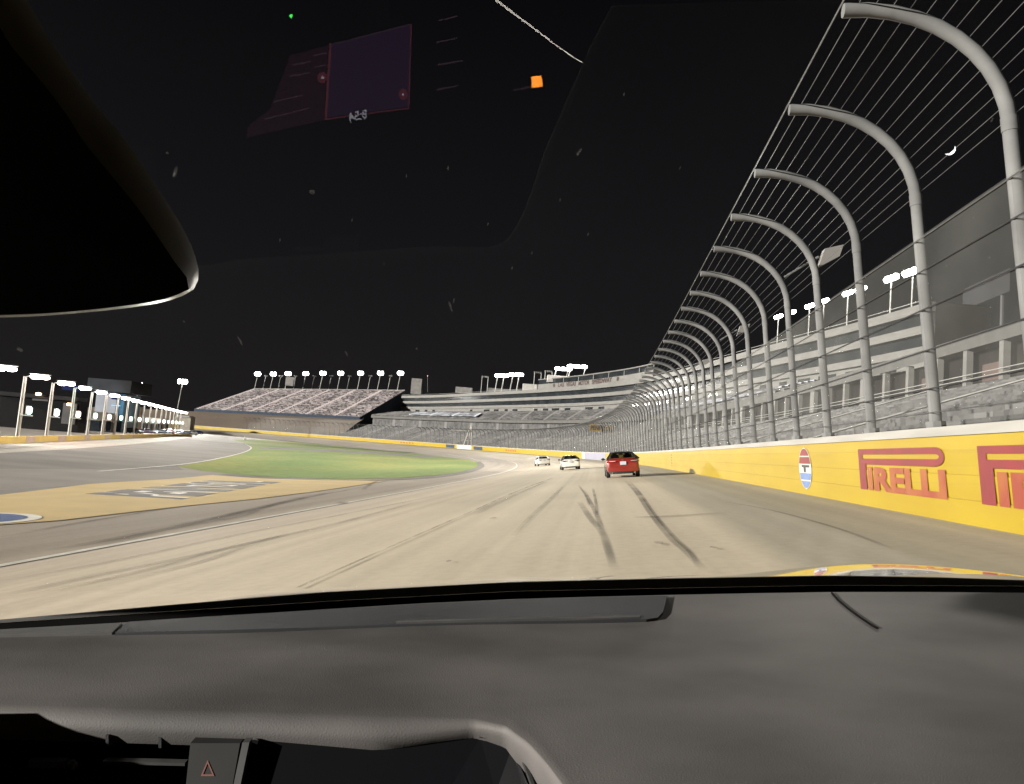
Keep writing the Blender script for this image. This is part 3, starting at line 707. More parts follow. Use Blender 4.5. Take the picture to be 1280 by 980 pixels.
# bluish seat blocks; the light on them is put into a paler colour
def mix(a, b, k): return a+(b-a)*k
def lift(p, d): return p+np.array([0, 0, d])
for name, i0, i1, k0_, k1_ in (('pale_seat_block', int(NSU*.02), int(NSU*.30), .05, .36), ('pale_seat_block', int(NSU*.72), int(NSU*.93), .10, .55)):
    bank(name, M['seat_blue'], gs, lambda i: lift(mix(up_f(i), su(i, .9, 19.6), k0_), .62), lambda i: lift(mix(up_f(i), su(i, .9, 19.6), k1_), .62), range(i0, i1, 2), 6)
# white handrails down the lower stand
for s in np.arange(S0+40, sL1-6, 21.0):
    m = MB(); m.tube([lift(offs(s, 5, LZ(s)+1.8), .5), lift(offs(s+1.0, 22.6, LZ(s)+8.1), .6)], .06, 4); m.build('handrail', M['steelwhite'], gs)

suite = thing('suite_building', 'long pale suite building with dark window bands curving above the grandstand', 'building')
Zs = [(27.65, 29.05), (24.45, 25.75), (21.35, 22.55)]
ii = list(range(NSU))
for a, b in Zs:
    m = MB(); m.grid([[su(i, -.4, a), su(i, .5, a), su(i, .5, b), su(i, -.4, b)] for i in ii], closed=True)
    n = len(ii); m.f += [(0, 1, 2, 3), tuple(4*(n-1)+k for k in (3, 2, 1, 0))]; m.build('fascia', M['suite'], suite)
for a, b in ((25.75, 27.65), (22.55, 24.45)):
    m = MB(); m.grid([[su(i, -.35, a), su(i, -.35, b)] for i in ii]); m.build('window_band', M['glassdark'], suite, normals=False)
m = MB(); m.grid([[su(i, -.2, 19.3), su(i, -.2, 21.35)] for i in ii]); m.build('base_wall', M['suite'], suite, normals=False)
for i in range(3, NSU-2, 3):
    if random.random() < .62:
        a = su(i, -.19, 19.45); t3 = np.array([*ST[i], 0]); MB().obox(a, t3*random.choice((3.0, 4.5, 6.0)), np.array([*SN[i], 0])*.06, np.array([0, 0, 1.35])).build('doorway', M['glassdark'], suite)
m = MB(); m.grid([[su(i, .3, 29.05), su(i, -9, 29.2)] for i in ii]); m.build('roof', M['roofbox'], suite, normals=False)
m = MB(); m.grid([[su(i, -9, 10), su(i, -9, 29.2)] for i in ii]); m.build('back_wall', M['concrete'], suite, normals=False)
for i in (0, NSU-1):
    MB().poly([su(i, -.35, 19.3), su(i, -9, 19.3), su(i, -9, 29.0), su(i, -.35, 29.0)]).build('end_wall', M['recess'], suite, normals=False)
m = MB(); m.tube([su(i, .3, 29.6) for i in ii[::2]], .05, 4)
m.build('roof_rail', M['steelwhite'], suite)
def idx_px(px):
    return int(min(range(NSU), key=lambda i: abs(float(np.dot(su(i, 0, 26)-CAM, rgt)/np.dot(su(i, 0, 26)-CAM, fwd))-(px-640)/F)))
# the storey that carries the name
iA, iB = idx_px(816), idx_px(673)
jj = list(range(iA, iB+1))
def uplevel(name, z0, z1, o, mat, depth=6): 
    m = MB(); m.grid([[su(i, o-depth, z0), su(i, o, z0), su(i, o, z1), su(i, o-depth, z1)] for i in jj], closed=True)
    n = len(jj); m.f += [(0, 1, 2, 3), tuple(4*(n-1)+k for k in (3, 2, 1, 0))]; return m.build(name, mat, suite)
uplevel('name_fascia', 29.06, 31.15, .52, M['suite']); uplevel('press_box_windows', 31.15, 33.0, .2, M['glassdark']); uplevel('press_box_roof', 33.0, 33.4, .6, M['suite'])
for i in jj[::4]:
    a = su(i, .22, 31.15); MB().obox(a, np.array([*ST[i], 0])*.5, np.array([*SN[i], 0])*.12, np.array([0, 0, 1.85])).build('window_post', M['suite'], suite)
M['signred'] = pm('brown_red_letters', (.028, .008, .006), (.022, .008, .006), 1, .7)
def on_suite(px, z, o):
    # interpolate along the suite curve by photo column
    f = [float(np.dot(su(i, 0, 30)-CAM, rgt)/np.dot(su(i, 0, 30)-CAM, fwd)) for i in range(NSU)]
    x = np.interp(-(px-640)/F, [-a for a in f], range(NSU)); i = int(x); k = x-i; return su(i, o, z)*(1-k)+su(i+1, o, z)*k
for wrd, x0, x1 in (('LAS', 699, 706.5), ('VEGAS', 709, 721.5), ('MOTOR', 724.5, 738.5), ('SPEEDWAY', 741.5, 767)):
    p0, p1 = on_suite(x0, 29.35, .56), on_suite(x1, 29.35, .56)
    map_text(wrd, lambda u, v: p0+(p1-p0)*u+np.array([0, 0, 1.75])*v, .035).build('name_lettering', M['signred'], suite, normals=False)
for px in (694, 774):
    c = on_suite(px, 30.2, .56); d = on_suite(px+1.5, 30.2, .56)-c; MB().disc(c, d, np.array([0, 0, .8]), 16).build('roundel', M['signred'], suite, normals=False)
# roof-top boxes
def roof_block(x0, x1, y0, y1, Y, mat, name='plant_room', depth=6):
    a, b = P(x0, y1, Y), P(x1, y1, Y); z1 = P((x0+x1)/2, y0, Y)[2]; z0 = min(a[2], b[2]); d = np.array([b[0]-a[0], b[1]-a[1], 0]); n = np.array([-d[1], d[0], 0]); n = n/np.linalg.norm(n)*depth
    a = np.array([a[0], a[1], z0]); return MB().obox(a, d, n, np.array([0, 0, z1-z0])).build(name, mat, suite)
M['litroof'] = pm('pale_lit_roof', (.42, .40, .38), (.36, .34, .32), .5, .7)  # white box colour; on the canopy it paints the light under the lamps
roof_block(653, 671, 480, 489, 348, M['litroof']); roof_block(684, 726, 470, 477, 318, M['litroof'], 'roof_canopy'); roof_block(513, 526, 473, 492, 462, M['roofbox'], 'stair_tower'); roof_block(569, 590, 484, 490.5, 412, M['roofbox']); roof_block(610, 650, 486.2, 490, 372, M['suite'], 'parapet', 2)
M['beacon'] = em('red_beacon', (1.0, .45, .45), 3); b_ = P(534.5, 470, 460)
bc = thing('beacon_mast', 'thin roof mast with a small red beacon at the far end of suites', 'beacon', P(534.5, 490, 460)); dz = b_-np.array(P(534.5, 490, 460))
MB().tube([(0, 0, 0), dz*.98], .08, 5).build('mast', M['roofbox'], bc); m = MB().bbox(dz, (.35, .35, .35), .1); m.build('beacon', M['beacon'], bc)

# ---- the far turn stand and its earth bank
FL, FR, BL, BR = P(243, 512, 425), P(450, 522, 412), P(317, 486.5, 482), P(506, 488.5, 468)
far = thing('turn_grandstand', 'far grandstand of faded pinkish seats in the turn, lamps along its top', 'grandstand')
ks = np.linspace(0, 1, 40)
bank('seat_rows', M['seat_pink'], far, lambda k: FL+(FR-FL)*k+np.array([0, 0, .4*math.sin(math.pi*k)]), lambda k: BL+(BR-BL)*k, ks, 30)
MB().obox(BL+np.array([0, 0, -6]), BR-BL, np.array([-.5, 1.0, 0]), np.array([0, 0, 6.6])).build('back_wall', M['roofbox'], far)
m = MB(); m.poly([FR, BR, np.array([BR[0], BR[1], 8]), np.array([FR[0], FR[1], 8])]); m.build('end_wall', M['navy'], far, normals=False)
m = MB(); m.grid([[FL+(FR-FL)*k+np.array([0, -.3, -1.1]), FL+(FR-FL)*k+np.array([0, -.3, .5])] for k in ks]); m.build('front_parapet', M['navy'], far, normals=False)
for k in (.12, .25, .38, .52, .64, .76, .88):
    a = FL+(FR-FL)*k+np.array([0, 0, .5]); b = BL+(BR-BL)*k+np.array([0, 0, .4]); MB().tube([a+(b-a)*.02, b], .07, 4).build('aisle_rail', M['steelwhite'], far)
roof_c = P(363, 478, 478)
MB().bbox(roof_c+np.array([0, 0, .5]), (5.2, 4, 5.5), .2).build('control_booth', M['roofbox'], far)
sE0, sE1 = sL1-2, SEND-1
m = MB(); rows = []
for s in np.linspace(sE0-4, sE1, 50):
    p, t, n = wall_at(s); d = np.array([-n[0], -n[1], 0]); a = np.array([p[0], p[1], p[2]+.9])+d*1.2
    k = np.clip((p[0]-FR[0])/(FL[0]-FR[0]), -.2, 1.6); b = FR+(FL-FR)*k+np.array([0, -.5, -1.0]); c_ = a+(b-a)*.35+np.array([0, 0, -.8]); c2 = a+(b-a)*.8+np.array([0, 0, .2])
    rows.append([a, c_, c2, b])
m.grid(rows); struct(m.build('earth_bank_hill', M['brown'], normals=False, smooth=True))

# ------------------------------------------------------------------ floodlights
def spot(name, loc, target, power, size=R(100), col=(1, .95, .86), rad=.8, blend=.6, parent=None):
    l = bpy.data.lights.new(name, 'SPOT'); l.energy = power; l.spot_size = size; l.spot_blend = blend; l.shadow_soft_size = rad; l.color = col
    o = bpy.data.objects.new(name, l); COL.objects.link(o); d = Vector(np.array(target)-np.array(loc)); o.location = loc; o.rotation_euler = d.to_track_quat('-Z', 'Y').to_euler(); return o
def lampmast(name, base, top, label, group, width=2.3, axis=(1, 0, 0), lit=True, poles=1, hgt=.55, lamp='lamp', n=4, polerad=.11):
    base, top = np.array(base, float), np.array(top, float); ax = np.array(axis, float); ax /= np.linalg.norm(ax); d = top-base
    r = thing(name, label, 'floodlight', base, group)
    for k in range(poles):
        o = ax*(width*.42)*((k-(poles-1)/2)*2) if poles > 1 else ax*0
        MB().tube([o, o+d], polerad, 6).build('pole', M['steelwhite'], r)
    MB().obox(d-ax*width/2-np.array([0, -.04, .09]), ax*width, np.array([0, .18, 0]), np.array([0, 0, .14])).build('crossbar', M['steelwhite'], r)
    cw = width/n; look = np.array([-d[0]-base[0], -base[1], 0]); look /= np.linalg.norm(look)
    for k in range(n):
        c = d+ax*(cw*(k+.5)-width/2)+np.array([0, 0, .08+hgt/2])+look*.1
        b = MB().ellipsoid(c, (cw*.56, .5*min(cw, 1.2), hgt*.62)); b.build('lamp', M[lamp if lit else 'roofbox'], r, smooth=True)
    return r
mast_px = [(973, 398), (989, 393), (1012, 385), (1030, 379), (1060, 369), (1076, 364), (1114, 351.5), (1141, 343)]
ordn = ['first', 'second', 'third', 'fourth', 'fifth', 'sixth', 'seventh', 'eighth', 'ninth', 'tenth', 'eleventh', 'twelfth', 'thirteenth', 'fourteenth', 'fifteenth', 'sixteenth', 'seventeenth', 'eighteenth', 'nineteenth', 'twentieth']
tgt = [(-62, 150, 0), (-58, 120, 0), (-50, 95, 0), (-46, 75, 0), (-40, 60, 0), (0, 8, 1), (0, 4, 1), (0, 2, 1)]
for k, (px, py) in enumerate(mast_px):
    b = on_suite(px, 29.1, -.6); top = P(px, py, float(b[1])); b = np.array([top[0]-.02, top[1], 29.12])
    i = idx_px(px)
    lampmast('roof_floodlight', b, top, f'bright roof floodlight on the near suites, {ordn[k]} from the farthest of eight', 'floodlights on the suite roof', 2.9 if k < 6 else (3.4 if k == 6 else 4.6), np.array([*ST[i], 0]), n=4, hgt=.62 if k < 6 else .8)
    spot('floodlight_beam', top+np.array([-5.5, -.9, .2]), tgt[k], 90000 if k < 5 else 15000, R(46) if k < 5 else R(60), rad=1.2, blend=.8)
for k, (px, py, Y, w) in enumerate(((622, 471, 366, 2.5), (630, 471, 366, 4.4), (641, 470, 352, 3.8), (649, 470, 352, 3.8), (704, 463, 322, 7.0), (721.5, 460, 310, 8.0))):
    top = P(px, py, Y); lampmast('roof_floodlight', (top[0]-.8, top[1], 29.1 if k < 4 else 33.45), top, f'small bright roof floodlight above the name sign side, {ordn[k]} of six from its left end', 'floodlights on the far suite roof', w, (1, -.25, 0), n=3, hgt=1.1, poles=2 if k > 3 else 1, polerad=.2)
    if k in (1, 3, 4, 5): spot('floodlight_beam', top+np.array([-1, -9, 0]), (-14+6*k, 150-10*k, 0), 50000, R(50), rad=2)
for k, (px, py, Y) in enumerate(((606.5, 471.5, 382), (672.5, 466.5, 345), (686, 465, 336))):
    top = P(px, py, Y); lampmast('unlit_floodlight', (top[0], top[1], 29.1), top, f'unlit floodlight frame on the suite roof, {ordn[k]} of three from the left', 'unlit roof floodlights', 3.6, (1, 0, 0), False, 2, .5, polerad=.16)
fx = [(322, 469.5), (341.5, 469.5), (360, 469), (382, 469), (403.5, 468.5), (425.5, 468.5), (450.5, 468.5), (475.5, 468.5), (500.5, 468.5)]
for k, (px, py) in enumerate(fx):
    Y = 484-8*k/8; top = P(px, py, Y); z0 = BL[2]+(BR[2]-BL[2])*k/8-1
    lampmast('stand_floodlight', (top[0]-1.2, top[1], z0), top, f'bright floodlight mast above the far pinkish stand, {ordn[k]} of nine from its left', 'floodlights over the turn grandstand', 3.6, (1, -.05, 0), n=2, hgt=1.9, polerad=.22)
    if k in (1, 4, 7): spot('floodlight_beam', top+np.array([0, -3, -.3]), (-50+30*k/3, 220, 0), 80000, R(34), rad=3)
for k, px in enumerate((332, 351, 370, 393, 414, 437, 463, 488)):
    Y = 486-8*k/8; top = P(px, 470.5, Y); lampmast('unlit_stand_floodlight', (top[0]-1.1, top[1], BL[2]+(BR[2]-BL[2])*(k+.5)/8-1), top, f'thin unlit lamp mast above the far pinkish stand, {ordn[k]} of eight from its left', 'unlit masts over the turn grandstand', 2.4, (1, 0, 0), False, 1, .5, n=2, polerad=.16)
t_ = P(228, 479.5, 330); lampmast('tall_floodlight', (t_[0]-1.6, t_[1], INF), t_, 'tall lone floodlight mast between the pit row and the far stand', 'floodlight masts by the pits', 4.0, (1, 0, 0), n=3, hgt=1.6, polerad=.2)
spot('floodlight_beam', t_+np.array([0, -2, -.5]), (-20, 120, 0), 220000, R(70), rad=2)
t_ = P(173.5, 484.5, 262); lampmast('tall_floodlight', (t_[0]-1, t_[1], INF), t_, 'floodlight mast rising just behind the grey pit building', 'floodlight masts by the pits', 2.7, (1, 0, 0), n=3, hgt=1.5, polerad=.18)
spot('floodlight_beam', t_+np.array([0, -2, -.5]), (-30, 70, 0), 160000, R(80), rad=2)

# ------------------------------------------------------------------ pit lane
pw = thing('pit_wall', 'low yellow pit wall with pinkish panels along the pit lane', 'wall')
PA, PB = np.array([-38.0, 30.0]), np.array([-86.5, 199.0])
def pwp(k): return PA+(PB-PA)*k
pd = (PB-PA)/np.linalg.norm(PB-PA); pn = np.array([pd[1], -pd[0]])
L_ = np.linalg.norm(PB-PA)
M['pinkish'] = pm('pinkish_panel', (.33, .22, .17), (.26, .18, .15), .8, .7)
M['pityellow'] = pm('pit_yellow', (.42, .265, .03), (.34, .22, .03), .5, .65)
q0 = 0
MB().obox((*(pwp(0)-pn*.35), INF), (*(PB-PA), 0), (*(pn*.35), 0), (0, 0, .74)).build('wall_face', M['pityellow'], pw)
for px0, px1 in ((32.5, 43.5), (73, 82), (106, 112.5), (131, 136.5), (151, 155), (166, 169)):
    def kk(px): return min(np.linspace(0, 1, 3000), key=lambda k: abs(float(np.dot(np.array([*pwp(k), -.6])-CAM, rgt)/np.dot(np.array([*pwp(k), -.6])-CAM, fwd))-(px-640)/F))
    a, b = pwp(kk(px0)), pwp(kk(px1)); MB().obox((*(a+pn*.004), INF+.03), (*(b-a), 0), (*(pn*.02), 0), (0, 0, .69)).build('panel', M['pinkish'], pw)
# curved end of the pit wall towards the far cars
MB().grid([[(*PB, INF), (*PB, INF+.74), (*(PB-pn*.3), INF+.74)], [(PB[0]-2.0, PB[1]+18, INF), (PB[0]-2, PB[1]+18, INF+.8), (PB[0]-2.4, PB[1]+18, INF+.8)]]).build('wall_end', M['pityellow'], pw)

def pit_post(k):
    Y = 98-14+14*k; X = -62-.335*(Y-98); lam = ['lamp', 'lamp_pink', 'lamp_pink', 'lamp_mint', 'lamp', 'lamp_pink', 'lamp_pink', 'lamp', 'lamp'][k] if k < 9 else 'lamp'
    bx = ['box_white', 'box_mint', 'box_white', 'box_warm', 'box_mint', 'box_warm', 'box_mint', 'box_mint', 'box_white'][k] if k < 9 else ('box_white', 'box_mint', 'box_warm')[k % 3]
    r = thing('pit_lamp_post', f'pale pit lamp post with lit box, {ordn[k]} along the row from the camera', 'lamp post', (X, Y, INF), 'lamp posts along the pit lane')
    Hh = 8.0
    MB().tube([(0, 0, 0), (0, 0, Hh*.5), (0, 0, Hh)], [.26, .24, .20], 8).build('pole', M['postpaint'], r, smooth=True)
    MB().tube([(0, 0, Hh-.1), (.9, -.2, Hh+.12), (1.6, -.4, Hh+.1)], .07, 6).build('arm', M['steelwhite'], r)
    wd = 2.3 if k < 3 else 1.8
    m = MB(); m.ellipsoid((1.0+wd*.28, -.45, Hh+.06), (wd*.31, .4, .36)); m.ellipsoid((1.0+wd*.80, -.45, Hh-.02), (wd*.26, .3, .24)); m.build('lamp', M[lam], r, smooth=True)
    MB().bbox((1.0+wd/2, -.45, Hh+.36), (wd+.15, .7, .10), .03).build('lamp_hood', M['steelwhite'], r)
    MB().box((.85, -.1, 3.05), (1.5, .3, .12)).build('bracket', M['steelwhite'], r)
    b = MB().bbox((1.25, -.25, 3.72), (.68, .4, 1.02), .16); b.build('lit_box', M[bx], r, smooth=True)
    MB().box((.82, -.05, 3.72), (.18, .3, 1.1)).build('box_mount', M['steelwhite'], r)
    l = bpy.data.lights.new('pit_lamp_light', 'SPOT'); l.energy = 2600; l.spot_size = R(130); l.spot_blend = .7; l.shadow_soft_size = .4
    l.color = {'lamp_pink': (1, .8, .7), 'lamp_mint': (.8, 1, .9)}.get(lam, (1, .95, .88)); lo = bpy.data.objects.new('pit_lamp_light', l); COL.objects.link(lo)
    lo.location = (X+2.0, Y-.5, INF+Hh-.25); lo.rotation_euler = Vector((.5, -.1, -1)).to_track_quat('-Z', 'Y').to_euler()
M['postpaint'] = pm('pale_post_paint', (.34, .33, .30), (.27, .26, .24), .8, .6)
for k in range(18): pit_post(k)

def pxbox(name, x0, x1, y0, y1, Y, depth, mat, parent, zb=None):
    """upright block facing the track whose front spans photo columns x0..x1 at Y metres"""
    a, b = P(x0, y1, Y), P(x1, y1, Y); z1 = P((x0+x1)/2, y0, Y)[2]; z0 = P((x0+x1)/2, y1, Y)[2] if zb is None else zb
    m = MB().obox((a[0], a[1], z0), (b[0]-a[0], 0, 0), (0, depth, 0), (0, 0, z1-z0)); return m.build(name, mat, parent)
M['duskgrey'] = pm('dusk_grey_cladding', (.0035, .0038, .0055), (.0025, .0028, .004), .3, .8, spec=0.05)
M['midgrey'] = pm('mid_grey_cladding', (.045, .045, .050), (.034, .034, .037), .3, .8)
M['facadegrey'] = pm('lit_facade_grey', (.16, .16, .17), (.12, .12, .13), .3, .8)  # paler than the other cladding: the facade's lit look is in the grey
M['slate'] = pm('slate_roof_edge', (.022, .0215, .023), (.016, .016, .017), .3, .8, spec=0.05)
M['teal'] = pm('teal_glass', (.035, .085, .125), (.025, .06, .10), .4, .2)
M['cyanlit'] = em('cyan_lit_pane', (.12, .42, .66), 1.0); M['bluelit'] = em('blue_lit_pane', (.10, .14, .42), .09); M['orangewall'] = pm('tan_wall', (.22, .13, .075), (.16, .10, .06), .4, .8)
gb = thing('pit_garage', 'low dark garage block behind the nearest pit lamp posts', 'building')
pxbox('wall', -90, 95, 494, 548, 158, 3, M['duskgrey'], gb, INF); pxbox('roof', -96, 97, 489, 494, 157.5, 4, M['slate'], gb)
for x0, x1, y0, y1 in ((40, 60, 494.5, 501), (76, 93, 504, 530)): pxbox('lit_wall_patch', x0, x1, y0, y1, 157.8, .2, M['midgrey'], gb)  # paler grey patches; light of the wall lamps is put into their colour
for px, py, w in ((48, 492.5, 1.1), (86.5, 505.5, .9)):
    c = P(px, py, 157); m = MB().bbox(c, (w, .4, .5), .1); m.build('wall_lamp', M['lamp_warm'], gb, smooth=True)
tb = thing('pit_building', 'grey pit building with an overhanging roof slab and teal glass side', 'building')
pxbox('facade', 114, 140, 490, 546, 205, 10, M['facadegrey'], tb, INF); pxbox('glass_side', 140.1, 150, 492, 546, 205.4, 9, M['teal'], tb, INF); pxbox('upper_facade', 108, 163, 474, 489.6, 204, 12, M['slate'], tb)
for x0, x1, y0, y1, mt in ((112.6, 114.6, 527, 537, 'cyanlit'), (119, 126, 524, 540, 'cyanlit'), (139, 150, 506.5, 507.4, 'cyanlit')): pxbox('lit_window', x0, x1, y0, y1, 204.7, .25, M[mt], tb)
pxbox('lit_window', 77, 102, 481, 488, 204.6, .3, M['bluelit'], tb); pxbox('lit_window', 139, 147, 493, 499, 204.7, .3, M['bluelit'], tb)
spot('facade_light', (-104, 186, 11), (-110, 205, 4), 9000, R(70), (.75, .88, 1), .4)
ob = thing('tan_kiosk', 'small tan kiosk with a bright strip lamp beside the grey pit building', 'building')
pxbox('wall', 152.5, 162, 507, 546, 212, 6, M['orangewall'], ob, INF); pxbox('strip_lamp', 153.5, 162.5, 504.8, 506.6, 211.7, .3, M['lamp_pink'], ob)
lb = thing('pit_stall_building', 'long low pale pit stall building behind the far lamp posts', 'building')
M['stall'] = pm('stall_wall', (.26, .235, .20), (.21, .19, .165), .3, .8)
A_, B_ = np.array([-99.0, 190.0]), np.array([-150.0, 345.0]); dd = (B_-A_)/np.linalg.norm(B_-A_); nn2 = np.array([-dd[1], dd[0]])
MB().obox((*A_, INF+2.6), (*(B_-A_), 0), (*(nn2*8), 0), (0, 0, 2.2)).build('upper_wall', M['stall'], lb)
MB().obox((*(A_+nn2*1.5), INF), (*(B_-A_), 0), (*(nn2*6), 0), (0, 0, 2.6)).build('stall_recess', M['navy'], lb)
for k in np.linspace(0, .98, 16):
    a = A_+(B_-A_)*k; MB().obox((*a, INF), (*(dd*.6), 0), (*(nn2*.5), 0), (0, 0, 2.6)).build('pillar', M['stall'], lb)
bh = thing('end_building', 'small pale end wall closing off the far end of the pit lamp row', 'building')
pxbox('wall', 221, 236, 521, 546, 352, 5, M['stall'], bh, INF); pxbox('roof', 220, 237, 519.4, 520.9, 351.6, 6, M['steelwhite'], bh)

# ------------------------------------------------------------------ cars
M['tyre'] = pm('tyre_rubber', (.012, .012, .012), (.02, .019, .018), 8, .85); M['rim'] = pm('alloy_rim', (.35, .35, .36), (.25, .25, .25), 6, .35, .8)
M['trimblack'] = pm('black_trim', (.010, .010, .011), (.018, .018, .018), 6, .5); M['chrome'] = pm('chrome', (.6, .6, .62), (.5, .5, .5), 6, .2, .9)
M['plate'] = pm('number_plate', (.46, .46, .52), (.40, .40, .46), 12, .5)
M['redlens'] = pm('red_lens', (.20, .008, .008), (.12, .006, .006), 10, .15, coat=.6); M['smokelens'] = pm('smoked_lens', (.03, .008, .008), (.02, .008, .008), 10, .15, coat=.4)
M['clearlens'] = pm('clear_lens', (.55, .53, .52), (.45, .44, .44), 10, .12, coat=.5)
def paint(name, c, c2=None): return pm(name, c, c2 or tuple(x*.93 for x in c), 1.5, .32, .0, coat=.9)
M['pred'] = paint('red_car_paint', (.19, .014, .011)); M['pwhite'] = paint('white_car_paint', (.68, .67, .62)); M['pblack'] = paint('black_car_paint', (.012, .012, .014)); M['pblue'] = paint('blue_car_paint', (.03, .06, .22)); M['ppurple'] = paint('purple_car_paint', (.09, .04, .16))
def tint():
    m = bpy.data.materials.new('tinted_glass'); m.use_nodes = True; t = m.node_tree; t.nodes.clear(); o = t.nodes.new('ShaderNodeOutputMaterial')
    a = t.nodes.new('ShaderNodeBsdfTransparent'); a.inputs[0].default_value = (.34, .35, .36, 1); g_ = t.nodes.new('ShaderNodeBsdfGlossy'); g_.inputs['Roughness'].default_value = .03; g_.inputs[0].default_value = (.8, .8, .8, 1)
    x = t.nodes.new('ShaderNodeMixShader'); x.inputs[0].default_value = .12; t.links.new(a.outputs[0], x.inputs[1]); t.links.new(g_.outputs[0], x.inputs[2]); t.links.new(x.outputs[0], o.inputs[0]); return m
M['tint'] = tint()
CARPAINT = {}
def half_section(y, w, zb, zt):
    hh = zt-zb
    return [(0, zb), (.80*w, zb), (.965*w, zb+.10*hh), (w, zb+.34*hh), (.992*w, zb+.62*hh), (.955*w, zb+.86*hh), (.86*w, zt-.015), (.45*w, zt+.012), (0, zt+.02)]
STN = [(-.02, .66, .42, .82), (.0, .80, .31, .94), (.05, .865, .27, 1.02), (.22, .90, .24, 1.06), (.55, .915, .21, 1.07), (1.0, .92, .20, 1.03), (1.6, .92, .20, .99), (2.6, .92, .20, .97), (3.4, .918, .20, .97), (3.85, .91, .20, .955), (4.3, .885, .22, .86), (4.62, .81, .27, .74), (4.82, .64, .34, .62)]
def car_shell():
    m = MB(); rows = []
    for y, w, zb, zt in STN:
        hs = half_section(y, w, zb, zt); rows.append([(x, y, z) for x, z in hs]+[(-x, y, z) for x, z in hs[-2:0:-1]])
    m.grid(rows, closed=True); n = len(rows[0]); m.f += [tuple(range(n-1, -1, -1)), tuple((len(rows)-1)*n+k for k in range(n))]; return m
def make_sedan(label, paintm, roofm, lensm, roofname='roof'):
    r = thing('sedan_car', label, 'car')
    sh = car_shell().build('body', paintm, r, smooth=True)
    md = sh.modifiers.new('smooth', 'SUBSURF'); md.levels = 1; md.render_levels = 2
    # greenhouse
    rb = [(-.70, .72, 1.04), (.70, .72, 1.04)]; rtop = [(-.555, 1.42, 1.405), (.555, 1.42, 1.405)]; wtop = [(-.56, 2.72, 1.41), (.56, 2.72, 1.41)]; wb = [(-.74, 3.62, .97), (.74, 3.62, .97)]
    m = MB(); rows = []
    for y, w, z in ((1.36, .56, 1.385), (1.55, .575, 1.425), (2.1, .585, 1.445), (2.6, .575, 1.43), (2.78, .56, 1.395)):
        rows.append([(-w, y, z-.05), (-w*.96, y, z-.008), (-w*.6, y, z+.008), (0, y, z+.014), (w*.6, y, z+.008), (w*.96, y, z-.008), (w, y, z-.05), (0, y, z-.045)])
    m.grid(rows, closed=True); m.f += [tuple(range(7, -1, -1)), tuple(32+k for k in range(8))]; m.build(roofname, roofm, r, smooth=True)
    for sg in (-1, 1):
        m = MB(); m.tube([(sg*.80, .45, 1.06), (sg*.70, .95, 1.20), (sg*.585, 1.45, 1.39)], [.10, .075, .045], 8); m.build('rear_pillar', roofm, r, smooth=True)
        m = MB(); m.tube([(sg*.80, 3.65, .96), (sg*.57, 2.74, 1.39)], .035, 6); m.tube([(sg*.83, 2.1, .97), (sg*.59, 2.08, 1.40)], .03, 6) if False else None; m.build('front_pillar', roofm, r, smooth=True)
        m = MB(); m.tube([(sg*.83, 2.1, .96), (sg*.59, 2.08, 1.40)], .03, 6); m.build('door_pillar', M['trimblack'], r)
        m = MB(); m.poly([(sg*.83, .85, 1.03), (sg*.835, 3.5, .965), (sg*.60, 2.70, 1.375), (sg*.60, 1.45, 1.375)]); m.build('side_window', M['tint'], r, normals=False)
        # mirror
        m = MB(); m.bbox((sg*1.02, 2.98, 1.04), (.22, .13, .14), .04); mr = m.build('side_mirror', roofm if paintm is not M['pwhite'] else paintm, r, smooth=True)
        MB().box((sg*.90, 2.98, 1.0), (.12, .06, .04)).build('mirror_arm', M['trimblack'], mr)
        # tail lamps wrap round the corner
        m = MB(); fr, bk = [], []
        for x, y, z0, z1 in ((.34, -.030, .885, .925), (.50, -.018, .845, .94), (.66, -.002, .80, .955), (.79, .035, .79, .965), (.885, .20, .84, .965), (.925, .42, .90, .96)):
            fr.append([(sg*x*1.005, y-.012, z0), (sg*x*1.005, y-.03, (z0+z1)/2), (sg*x*1.0, y-.012+.012, z1)])
        m.grid(fr); tl = m.build('tail_light', lensm, r, smooth=True)
        m = MB(); m.grid([[(sg*x, y, z), (sg*x, y+.006, z+.022)] for x, y, z in ((.42, -.060, .905), (.60, -.047, .912), (.76, -.02, .918))]); m.build('reflector_strip', M['clearlens'], tl, normals=False)
        m = MB(); m.bbox((sg*.70, 4.60, .66), (.30, .16, .10), .04); m.build('headlight', M['clearlens'], r, smooth=True)
        m = MB(); m.cyl((sg*.62, .04, .27), (0, .16, 0), .045, 12); m.build('exhaust', M['chrome'], r, smooth=True)
        for yy in (.98, 3.78):
            wl = MB(); prof_ = [(.335-.06, -.115), (.335-.012, -.105), (.335, -.07), (.335, .07), (.335-.012, .105), (.335-.06, .115)]
            rows = [[(sg*.825+xo, yy+rr*math.cos(a), .335+rr*math.sin(a)) for rr, xo in prof_] for a in np.linspace(0, 2*math.pi, 25)[:-1]]; rows.append(rows[0])
            wl.grid(rows); w_ = wl.build('wheel', M['tyre'], r, smooth=True)
            d = MB(); d.cyl((sg*.825, yy, .335), (.22, 0, 0), .272, 20); rm = d.build('rim', M['rim'], w_)
            s_ = MB()
            m = MB(); m.cyl((sg*.865, yy, .36), (.115, 0, 0), .385, 24); m.build('wheel_arch', M['trimblack'], r)
    m = MB(); m.grid([[(x, y, z) for x in np.linspace(-w, w, 7)] for y, z, w in ((.70, 1.075, .70), (1.05, 1.245, .63), (1.40, 1.385, .555))]); m.build('rear_window', M['tint'], r, smooth=True, normals=False)
    m = MB(); m.grid([[(x, y+.05*(1-(x/.75)**2), z) for x in np.linspace(-w, w, 7)] for y, z, w in ((3.60, .975, .74), (2.76, 1.39, .56))]); m.build('windscreen', M['tint'], r, smooth=True, normals=False)
